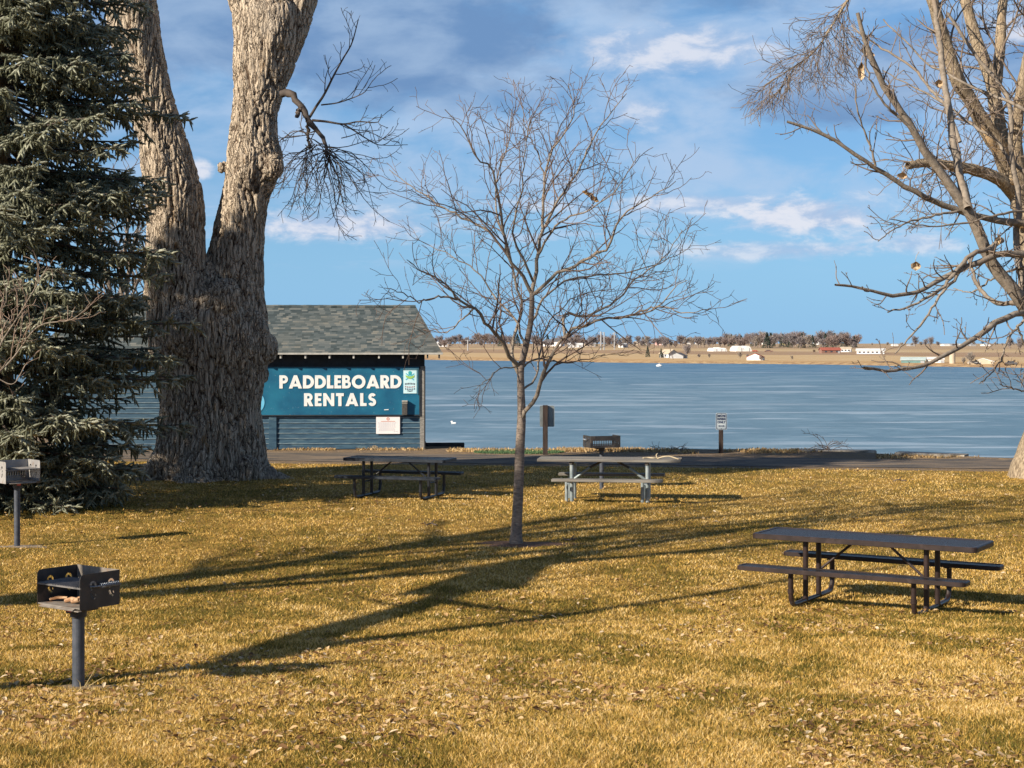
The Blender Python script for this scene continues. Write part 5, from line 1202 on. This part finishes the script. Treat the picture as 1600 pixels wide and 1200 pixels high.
# dry leaf litter and dead grass along the shed foot and the bank
def litter():
    r = np.random.default_rng(14); segs = []
    def put(px0, px1, Y0, Y1, n, h):
        px = px0+(px1-px0)*r.random(n); Y = Y0+(Y1-Y0)*r.random(n); X = (px-800)*Y/FPX; cl = fbm(np.stack([X*1.5, Y, X*0], -1), 3, 77) > .42; segs.append(np.stack([X[cl], Y[cl], np.full(cl.sum(), h)], -1))
    put(404, 660, 45.0, 45.4, 1500, .08); put(700, 1060, 44.2, 45.5, 3000, .08); put(1060, 1300, 43.6, 44.6, 900, .09); put(1160, 1250, 43.9, 44.6, 500, .08); put(1370, 1530, 41.8, 43., 900, .07); put(870, 1000, 44.4, 45.3, 1500, .11)
    S = np.concatenate(segs); n = len(S); Z = zt(S[:, 0], S[:, 1]); h = S[:, 2]*(.35+.8*r.random(n)); a = r.random(n)*6.3; b0 = np.stack([S[:, 0], S[:, 1], Z-.005], -1)
    sd = np.stack([np.cos(a), np.sin(a), 0*a], -1)*(.012+.02*r.random(n))[:, None]; tp = b0+np.stack([r.normal(size=n)*.05, r.normal(size=n)*.05, h], -1)
    V = np.stack([b0-sd, b0+sd, tp], 1).reshape(-1, 3)
    tag(npmesh('dry_litter', V, np.arange(3*n).reshape(n, 3), mat_attr('dry_litter', [(0., (.22, .13, .06)), (.4, (.46, .31, .14)), (1., (.66, .5, .28))], trans=.2), attrs={'c': np.repeat(r.random(n), 3)}), 'dry grass and leaf litter along the shed foot and the bank', kind='stuff')
litter()
def bank_weed(label, px, Y, h, n, spread, seed, col=((.30, .22, .17), (.22, .16, .12))):
    r = np.random.default_rng(seed); x = (px-800)*Y/FPX; O = np.array([x, Y, zq(x, Y)]); tw = []
    for k in range(n):
        D = np.array([r.normal()*spread, r.normal()*.3, 1.]); D /= np.linalg.norm(D); Q = [np.array([r.normal()*.08, 0, -.02])]; ln = h*(.6+.5*r.random())
        for i in range(9): Q.append(Q[-1]+D*ln/9); D = D+np.array([np.sign(D[0])*.12, 0, -.16])+r.normal(size=3)*.05; D /= np.linalg.norm(D)
        Q = np.array(Q); RR = np.linspace(.010, .0055, 10); tw.append((Q, RR, 3))
        grow(Q, RR, 0, tw, [dict(gap=.16, len=.22, lmin=.5, ang=45, up=.1, wig=.15, curl=.0, n=4, rr=.8, rmin=.005, sides=3, start=.3)], r)
    V, F = tubes(tw); o = npmesh('dry_shrub', V, F, noisy('dry_shrub_stems', *col, 5, .8)); o.location = O; tag(o, label, 'shrub')
bank_weed('arching leafless shrub on the bank above the middle concrete slab', 1293, 43.9, .80, 12, .9, 2)
bank_weed('small dry shrub on the bank left of the parking sign', 1058, 44.9, .34, 9, .7, 3)
bank_weed('tuft of dry stalks against the shed below the notice', 590, 45.2, .27, 9, .35, 5, ((.42, .33, .2), (.3, .24, .15)))
bank_weed('thin dry weed on the bank behind the rear grill', 1032, 44.8, .30, 5, .2, 6)
def ground_stick(label, px, py, ln, seed):
    r = np.random.default_rng(seed); p = gpt(px, py); bm = bmesh.new(); P = [(0, 0, .02)]
    for k in range(5): q_ = P[-1]; P.append((q_[0]+ln/5, q_[1]+r.normal()*.04, .02+.03*r.random()))
    tube(bm, catmull(P, 14), .012, 7); tube(bm, [P[2], (P[2][0]+.06, P[2][1]+.05, .09)], .007, 6); tube(bm, [P[0], (P[0][0]-.05, P[0][1], .07)], .008, 6)
    o = bobj('fallen_stick', bm, M_GREYT); o.location = p; tag(o, label, 'stick')
ground_stick('fallen twig on the grass behind the brown picnic table', 1397, 753, .28, 1)
ground_stick('thin fallen twig by the mulch of the young tree', 884, 846, .16, 2)
ground_stick('fallen twig on the open grass left of the young tree', 667, 822, .16, 3)

# ------------------------------------------------------------------ far shore: trees
def far_tree_proto(kind, seed):
    r = np.random.default_rng(seed); root = bpy.data.objects.new('far_tree', None); tw = []; H = 8.
    if kind == 'bare':
        tr = (np.array([[0, 0, -.3], [0, 0, .8], [.1, 0, 1.9], [.1, .1, 4.2]]), np.array([.26, .2, .15, .09]), 6); grow_sp = [dict(gap=.15, len=3.9, lmin=.6, ang=42, up=.35, wig=.12, curl=.06, n=6, rr=.6, rmin=.05, sides=3, start=.25),
              dict(gap=.24, len=1.6, lmin=.5, ang=42, up=.2, wig=.18, curl=.05, n=4, rr=.6, rmin=.042, sides=3, start=.1), dict(gap=.3, len=.7, lmin=.5, ang=45, up=.1, wig=.2, n=3, rr=.7, rmin=.036, sides=3, start=.1)]
        grow(tr[0], tr[1], 0, tw, grow_sp, r); V, F = tubes([tr]); V2, F2 = tubes(tw)
        return [('trunk', V, F, 'fb'), ('crown', V2, F2, 'ft')]
    if kind == 'evergreen':
        n = 900; z = 8.*(r.random(n)**.9); rad = 2.0*(1-z/8.4)*(.6+.45*r.random(n)); a = r.random(n)*6.3
    else:
        n = 900; u = r.normal(size=(n, 3)); u /= np.linalg.norm(u, axis=1, keepdims=True); q_ = u*(r.random(n)**.4)[:, None]*[2.6, 2.6, 3.]; z = q_[:, 2]+3.8; rad = np.hypot(q_[:, 0], q_[:, 1]); a = np.arctan2(q_[:, 1], q_[:, 0])
    c = np.stack([rad*np.cos(a), rad*np.sin(a), np.maximum(z, .2)], -1); s = .16+.22*r.random(n); d = r.normal(size=(n, 3)); d /= np.linalg.norm(d, axis=1, keepdims=True); e = np.cross(d, r.normal(size=(n, 3))); e /= np.linalg.norm(e, axis=1, keepdims=True)
    V = np.stack([c-d*s[:, None], c+e*s[:, None]*.6, c+d*s[:, None], c-e*s[:, None]*.5], 1).reshape(-1, 3); F = np.arange(4*n).reshape(n, 4); tr = (np.array([[0, 0, -.3], [0, 0, 6.]]), np.array([.2, .05]), 6); Vt, Ft = tubes([tr])
    return [('trunk', Vt, Ft, 'fb'), ('crown', V, F, 'fe' if kind == 'evergreen' else 'fr')]
FM = {'fb': noisy('far_bark', (.20, .16, .14), (.28, .23, .2), 2, .9), 'ft': noisy('far_twigs', (.20, .175, .18), (.31, .275, .28), .15, .9), 'ft2': noisy('far_pale_twigs', (.30, .26, .23), (.38, .33, .29), .8, .9), 'ft3': noisy('far_red_twigs', (.24, .185, .175), (.32, .255, .235), .8, .9),
      'fe': noisy('far_needles', (.028, .045, .035), (.055, .075, .055), 1, .9), 'fr': noisy('far_rusty_leaves', (.09, .06, .05), (.15, .085, .065), 1, .9)}
PROTO = {}
for kind, seeds in (('bare', (1, 2, 3, 4)), ('evergreen', (5, 6)), ('round', (7,))):
    for s in seeds:
        L = []
        for nm, V, F, mk in far_tree_proto(kind, s):
            o = npmesh(nm, V, F, FM[mk]); COL.objects.unlink(o); L.append(o)
        PROTO.setdefault(kind, []).append(L)
FR = random.Random(5)
def far_tree(kind, px, py, hpx, label, group=None, tone=None, wide=1.):
    P = fpt(px, py); L = FR.choice(PROTO[kind]); sc = hpx*P[1]/FPX/8.2
    root = thing('far_tree', label, 'tree', tuple(P), FR.random()*6, group, (sc*wide, sc*wide, sc))
    for o in L:
        c = o.copy()
        if tone and o.name.startswith('crown'):
            c.data = o.data.copy(); c.data.materials.clear(); c.data.materials.append(FM[tone])
        COL.objects.link(c); c.parent = root
ORD = ['first', 'second', 'third', 'fourth', 'fifth', 'sixth', 'seventh', 'eighth', 'ninth', 'tenth']+['%dth' % i for i in range(11, 21)]+['%d%s' % (i, {1: 'st', 2: 'nd', 3: 'rd'}.get(i % 10, 'th')) for i in range(21, 99)]
def row(kind, x0, x1, n, y0, y1, h0, h1, label, group, tones=(None,), wide=1.3):
    for k in range(n):
        px = x0+(x1-x0)*(k+.5+.7*(FR.random()-.5))/n; far_tree(kind, px, y0+(y1-y0)*FR.random(), h0+(h1-h0)*FR.random(), ORD[k]+' '+label, group, FR.choice(tones), wide*(.85+.35*FR.random()))
G = 'trees along the far shore'
row('bare', 668, 800, 26, 538, 544, 11, 22, 'leafless tree from the left between shed and young tree, far shore', G+' left of the young tree', (None, None, 'ft3'))
row('bare', 830, 960, 26, 538, 544, 11, 22, 'leafless tree from the left behind the young tree crown, far shore', G+' behind the young tree', (None, 'ft3', None))
row('evergreen', 780, 1010, 10, 539, 542, 12, 21, 'dark evergreen from the left behind the young tree crown, far shore', 'evergreens behind the young tree')
row('bare', 960, 1110, 26, 539, 544, 11, 22, 'leafless tree from the left above the shoreline farmhouse', G+' above the farmhouse', (None, 'ft2', None))
row('bare', 1110, 1345, 50, 539, 545, 16, 28, 'leafless tree from the left above greenhouses and barns, far shore', G+' above the greenhouses', (None, None, 'ft2', 'ft3'))
row('evergreen', 1140, 1340, 13, 541, 544, 18, 25, 'dark evergreen from the left above greenhouses and barns, far shore', 'evergreens above the greenhouses')
row('bare', 1350, 1600, 12, 540.5, 541.5, 4, 9, 'tiny leafless tree from the left on the right skyline', 'tiny trees on the right skyline', (None, 'ft2'))
for px, py, h, k, lab, tone in ((1012, 558, 18, 'evergreen', 'dark pointed evergreen by the water left of the shoreline farmhouse', None), (1033, 559, 15, 'evergreen', 'evergreen touching the shoreline farmhouse on its left', None),
     (1073, 558, 24, 'bare', 'leafless tree right beside the shoreline farmhouse', None), (1056, 544, 14, 'bare', 'tan leafless tree above the shoreline farmhouse', 'ft3'), (1092, 560, 9, 'bare', 'low bare thicket right of the shoreline farmhouse', None), (1108, 560, 9, 'bare', 'low bare thicket toward the red barn from the farmhouse', 'ft2'),
     (1156, 561, 14, 'bare', 'pale leafless tree left of the small red barn', 'ft2'), (1168, 561, 9, 'bare', 'low leafless tree touching the red barn on its left', None), (1189, 563, 10, 'round', 'round rusty shrub touching the small red barn', None), (1187, 541, 9, 'round', 'round dark tree in front of the tall far row', None), (1237, 563, 9, 'bare', 'grey shrub alone on the shore right of the red barn', 'ft2'),
     (1430, 542, 20, 'bare', 'first tall thin bare tree on the right skyline', None), (1446, 542, 15, 'bare', 'second thin bare tree on the right skyline', None), (1454, 542, 19, 'bare', 'third thin bare tree on the right skyline', None), (1516, 570, 24, 'bare', 'pale bare tree beside the silo on the far shore', 'ft2'), (1506, 570, 14, 'bare', 'low pale thicket between the silo and the bare tree', 'ft2'),
     (1578, 546, 22, 'bare', 'bare tree on the skyline near the right edge', None), (1594, 548, 24, 'bare', 'bare tree on the skyline at the very right edge', None), (1272, 551, 6, 'round', 'little dark shrub left of the long red barn', None), (1571, 572, 6, 'round', 'first rusty shrub near the right edge of the far shore', None), (1585, 566, 5, 'round', 'second rusty shrub near the right edge of the far shore', None), (1335, 546, 14, 'bare', 'bare tree rising behind the white shed with small windows', None), (1091, 541, 9, 'bare', 'small bare tree behind the parked white trucks', 'ft2')):
    far_tree(k, px, py, h, lab, None, tone, 1.2 if k == 'round' else 1.)

# far shore: buildings
def pc(name, c, r=.8): return pbr(name, c, r)[0]
HM = {k: noisy('far_'+k, v, tuple(min(1, q_*1.15) for q_ in v), .6, .75) for k, v in dict(white=(.74, .73, .72), grey=(.34, .35, .37), red=(.34, .10, .07), dkroof=(.10, .10, .11), tan=(.5, .42, .32), green=(.13, .24, .24), greenroof=(.42, .50, .50), pink=(.60, .34, .32), yellow=(.66, .58, .28), brown=(.23, .13, .10), palroof=(.66, .66, .66)).items()}
HM['glass'] = pc('far_window', (.05, .06, .08), .25)
def house(name, label, cat, px, py, wpx, hpx, wall, roof, yaw=0, depth=None, rise=.35, nwin=3, door=True, group=None, gable_front=False):
    P = fpt(px, py); k = P[1]/FPX; w = wpx*k; h = hpx*k; d = depth or max(5., w*.55); hr = h*rise; hw = h-hr
    if gable_front: w, d = d, w; yaw += 90
    root = thing(name, label, cat, (P[0], P[1]+2, P[2]-.1), R_(yaw), group)
    bm = bmesh.new(); v = [bm.verts.new(q_) for q_ in ((-w/2, -d/2, 0), (w/2, -d/2, 0), (w/2, d/2, 0), (-w/2, d/2, 0), (-w/2, -d/2, hw), (w/2, -d/2, hw), (w/2, d/2, hw), (-w/2, d/2, hw), (-w/2, 0, h-.05), (w/2, 0, h-.05))]
    for f in ((0, 1, 5, 4), (2, 3, 7, 6), (1, 2, 6, 9, 5), (3, 0, 4, 8, 7)): bm.faces.new([v[i] for i in f])
    bobj('wall', bm, HM[wall], root)
    bm = bmesh.new(); ov = .04*w if w < 14 else .4; e = .25
    for s in (-1, 1):
        a = [(-w/2-ov, s*(d/2+e), hw-e*hr/(d/2)), (w/2+ov, s*(d/2+e), hw-e*hr/(d/2)), (w/2+ov, 0, h), (-w/2-ov, 0, h)]; q0 = [bm.verts.new(p) for p in a]; q1 = [bm.verts.new((p[0], p[1], p[2]+.14)) for p in a]
        bm.faces.new(q0); bm.faces.new(q1[::-1])
        for i in range(4): bm.faces.new((q0[i], q0[(i+1) % 4], q1[(i+1) % 4], q1[i]))
    bobj('roof', bm, HM[roof], root)
    for i in range(nwin):
        bm = bmesh.new(); s = max(.9, w*.055); box(bm, (-w/2+w*(i+.7)/(nwin+.4), -d/2-.03, hw*.55), (s, .1, hw*.36)); bobj('window', bm, HM['glass'], root)
    if door: bm = bmesh.new(); box(bm, (w*.40, -d/2-.03, hw*.36), (max(1., w*.05), .1, hw*.72)); bobj('door', bm, HM['grey' if wall != 'grey' else 'white'], root)
    if gable_front:
        bm = bmesh.new(); box(bm, (-w/2-.03 if True else 0, 0, hw*.45), (.1, d*.3, hw*.55)); bobj('gable_window', bm, HM['glass'], root)
    return root
house('white_house', 'white farm building on the far shore just right of the shed roof', 'house', 691, 534, 16, 8, 'white', 'palroof', 6, nwin=2)
house('far_house', 'white gabled far house with dark roof right of the young tree trunk', 'house', 866, 541, 30, 11, 'white', 'dkroof', -28, nwin=4)
house('far_house', 'low white far house left of the three tall poles', 'house', 899, 543, 22, 7, 'white', 'palroof', 4, nwin=3)
house('far_house', 'pale tan far house in the middle of the tall poles', 'house', 922, 542, 16, 7, 'tan', 'grey', 10, nwin=2)
house('far_house', 'small white far house just right of the tall poles', 'house', 974, 543, 12, 7, 'white', 'grey', -20, nwin=2)
house('far_house', 'tan low far house among bare trees above the dark pointed evergreen', 'house', 1001, 539, 18, 6, 'tan', 'tan', 0, nwin=3)
house('far_house', 'pink gabled far house standing high on the far shore', 'house', 1032, 532, 14, 8, 'pink', 'pink', -25, nwin=1)
house('farmhouse', 'grey-roofed farmhouse by the water between evergreen and bare tree', 'house', 1046, 559, 20, 13, 'grey', 'tan', -50, rise=.45, nwin=2)
house('farm_garage', 'low grey gabled outbuilding right of the shoreline farmhouse', 'building', 1061, 560, 17, 9, 'grey', 'dkroof', 62, rise=.5, nwin=1)
house('red_barn', 'small red barn with white front wall standing at the far water edge', 'barn', 1182, 563, 14, 11, 'white', 'red', 72, rise=.5, nwin=0)
house('long_barn', 'long low red barn on the far shore right of the tall tree row', 'barn', 1298, 552, 30, 9, 'brown', 'red', 5, rise=.4, nwin=3)
house('white_house', 'white far house squeezed between the red barn and the long white shed', 'house', 1323, 550, 17, 8, 'white', 'tan', -15, nwin=3)
house('white_shed', 'long white metal shed with small windows on the far shore', 'shed', 1362, 553, 42, 8.5, 'white', 'palroof', -14, rise=.35, nwin=6)
house('green_shed', 'long green metal shed close to the water on the far shore', 'shed', 1430, 567, 36, 9, 'green', 'greenroof', -16, rise=.45, nwin=0)
house('white_shed', 'white building between the green shed and the silo', 'shed', 1464, 567, 25, 9, 'white', 'white', -10, rise=.3, nwin=1)
house('small_house', 'small tan gabled house at the far shore near the right edge', 'house', 1540, 569, 13, 9, 'tan', 'palroof', 70, rise=.5, nwin=0)
house('far_house', 'low pale building left of the small tan gabled house', 'house', 1525, 569, 11, 4, 'tan', 'grey', 0, nwin=1)
house('yellow_house', 'yellow house peeking out of the tall far tree row', 'house', 1228, 533, 10, 8, 'yellow', 'yellow', -20, nwin=2)
house('white_house', 'little white house in the tall far tree row above the red barn', 'house', 1197, 538, 12, 6, 'white', 'grey', 10, nwin=2)
house('white_house', 'white two-storey house in trees right of the tall row', 'house', 1277, 537, 9, 8, 'white', 'palroof', -20, nwin=2)
def greenhouse(label, px, py, wpx, hpx, n):
    P = fpt(px, py); k = P[1]/FPX; w, h = wpx*k, hpx*k; root = thing('greenhouse', label, 'greenhouse', (P[0], P[1]+4, P[2]-.1), R_(8))
    for j in range(n):
        bm = bmesh.new(); wj = w/n; A = arc(0, 0, 1, 0, 180, 14); cx = -w/2+wj*(j+.5)
        f = [bm.verts.new((cx+a*wj/2, -6, b_*h*(1-.12*abs(j-(n-1)/2)))) for a, b_ in A]; g_ = [bm.verts.new((cx+a*wj/2, 6, b_*h*(1-.12*abs(j-(n-1)/2)))) for a, b_ in A]
        bm.faces.new(f); bm.faces.new(g_[::-1])
        for i in range(14): bm.faces.new((f[i], g_[i], g_[i+1], f[i+1]))
        bobj('bay', bm, HM['white'], root); bm = bmesh.new(); box(bm, (cx+wj*.2, -6.04, h*.3), (wj*.12, .08, h*.55)); bobj('door', bm, HM['grey'], root)
greenhouse('lower white arched greenhouse on the far shore, left of the taller one', 1122, 549, 22, 6.5, 3)
greenhouse('taller white domed greenhouse on the far shore', 1159, 549, 25, 9.5, 2)
def pole(label, px, py, hpx, arm=True):
    P = fpt(px, py); k = P[1]/FPX; root = thing('utility_pole', label, 'pole', tuple(P)); bm = bmesh.new(); tube(bm, [(0, 0, -.3), (0, 0, hpx*k)], .32, 8); bobj('pole_shaft', bm, HM['grey'], root)
    if arm: bm = bmesh.new(); box(bm, (0, 0, hpx*k*.93), (3., .25, .25)); bobj('cross_arm', bm, HM['grey'], root)
pole('lone far utility pole on the brown field right of the shed', 731, 548, 17); pole('first of the three tall poles on the far shore', 939, 547, 29); pole('second of the three tall poles on the far shore', 944, 547, 28, False); pole('third of the tall poles, set apart from the pair', 960, 546, 27)
P = fpt(1488, 568); k = P[1]/FPX; root = thing('silo', 'pale round silo beside the white building on the far shore', 'silo', tuple(P)); bm = bmesh.new(); tube(bm, [(0, 0, -.2), (0, 0, 20*k)], 4.6*k, 20); bobj('silo_wall', bm, HM['tan'], root)
bm = bmesh.new(); tube(bm, [(0, 0, 20*k+.01), (0, 0, 22.5*k)], [4.8*k, .6*k], 20); bobj('silo_roof', bm, HM['palroof'], root)
def vehicle(label, cat, px, py, wpx, hpx, m, yaw=0):
    P = fpt(px, py); k = P[1]/FPX; w, h = wpx*k, hpx*k; root = thing('parked_'+cat.replace(' ', '_'), label, cat, tuple(P), R_(yaw)); d = 2.2
    bm = bmesh.new()
    if cat == 'truck': box(bm, (-w*.12, 0, h*.6), (w*.72, d, h*.75), bev=.08)
    else: box(bm, (0, 0, h*.42), (w, d*.85, h*.42), bev=.12)
    bobj('body', bm, HM[m], root); bm = bmesh.new()
    if cat == 'truck': box(bm, (w*.38, 0, h*.45), (w*.24, d*.9, h*.5), bev=.1); bobj('cab', bm, HM[m], root)
    else: box(bm, (-w*.05, 0, h*.78), (w*.5, d*.75, h*.36), bev=.15); bobj('cabin', bm, HM['glass'], root)
    for sx in (-.32, .32):
        for sy in (-1, 1): bm = bmesh.new(); tube(bm, [(w*sx, sy*d*.42, h*.2), (w*sx, sy*d*.36, h*.2)], h*.2, 12); bobj('wheel', bm, HM['dkroof'], root)
vehicle('long white truck parked high on the far shore between bare trees', 'truck', 1077, 533, 14, 4, 'white'); vehicle('white truck at the right end of the pair on the far shore', 'truck', 1090, 533, 8, 3.4, 'white')
vehicle('red truck on the field right of the greenhouses', 'truck', 1180, 550, 8, 3, 'red'); vehicle('dark vehicle on the field right of the red truck', 'car', 1201, 550, 13, 3.5, 'brown'); vehicle('dark car parked near the right edge of the far shore', 'car', 1580, 570, 16, 6, 'dkroof')
# distant town strip on the right skyline
for i, (px, w_) in enumerate(((1478, 9), (1490, 12), (1505, 10), (1519, 8), (1541, 9), (1424, 7), (1399, 6))):
    house('distant_building', ORD[i]+' tiny distant building listed along the right skyline', 'building', px, 540.6, w_, 3.2, ['palroof', 'grey'][i % 2], ['palroof', 'grey'][i % 2], 0, depth=10, nwin=0, door=False, group=['pale distant buildings', 'grey distant buildings'][i % 2])
# small white float out on the ice
p = W(1030, 572, 6.02*FPX/(573-H0)); bm = bmesh.new(); bmesh.ops.create_uvsphere(bm, u_segments=12, v_segments=8, radius=.5); 
for v in bm.verts: v.co.z *= .7; v.co.x *= 1.6
tube(bm, [(0, 0, .25), (0, 0, .65)], .07, 6); o = bobj('buoy', bm, HM['white']); o.location = (p[0], p[1], WZ+.25); tag(o, 'small white buoy out on the ice below the shoreline farmhouse', 'buoy')
p = W(709, 661, 6.02*FPX/(662-H0)); bm = bmesh.new(); box(bm, (0, 0, .05), (.36, .3, .12), bev=.05); box(bm, (-.15, .05, .16), (.16, .16, .1), bev=.03); o = bobj('ice_chunk', bm, HM['white']); o.location = (p[0], p[1], WZ); tag(o, 'white lump of ice on the frozen lake right of the shed', 'ice')
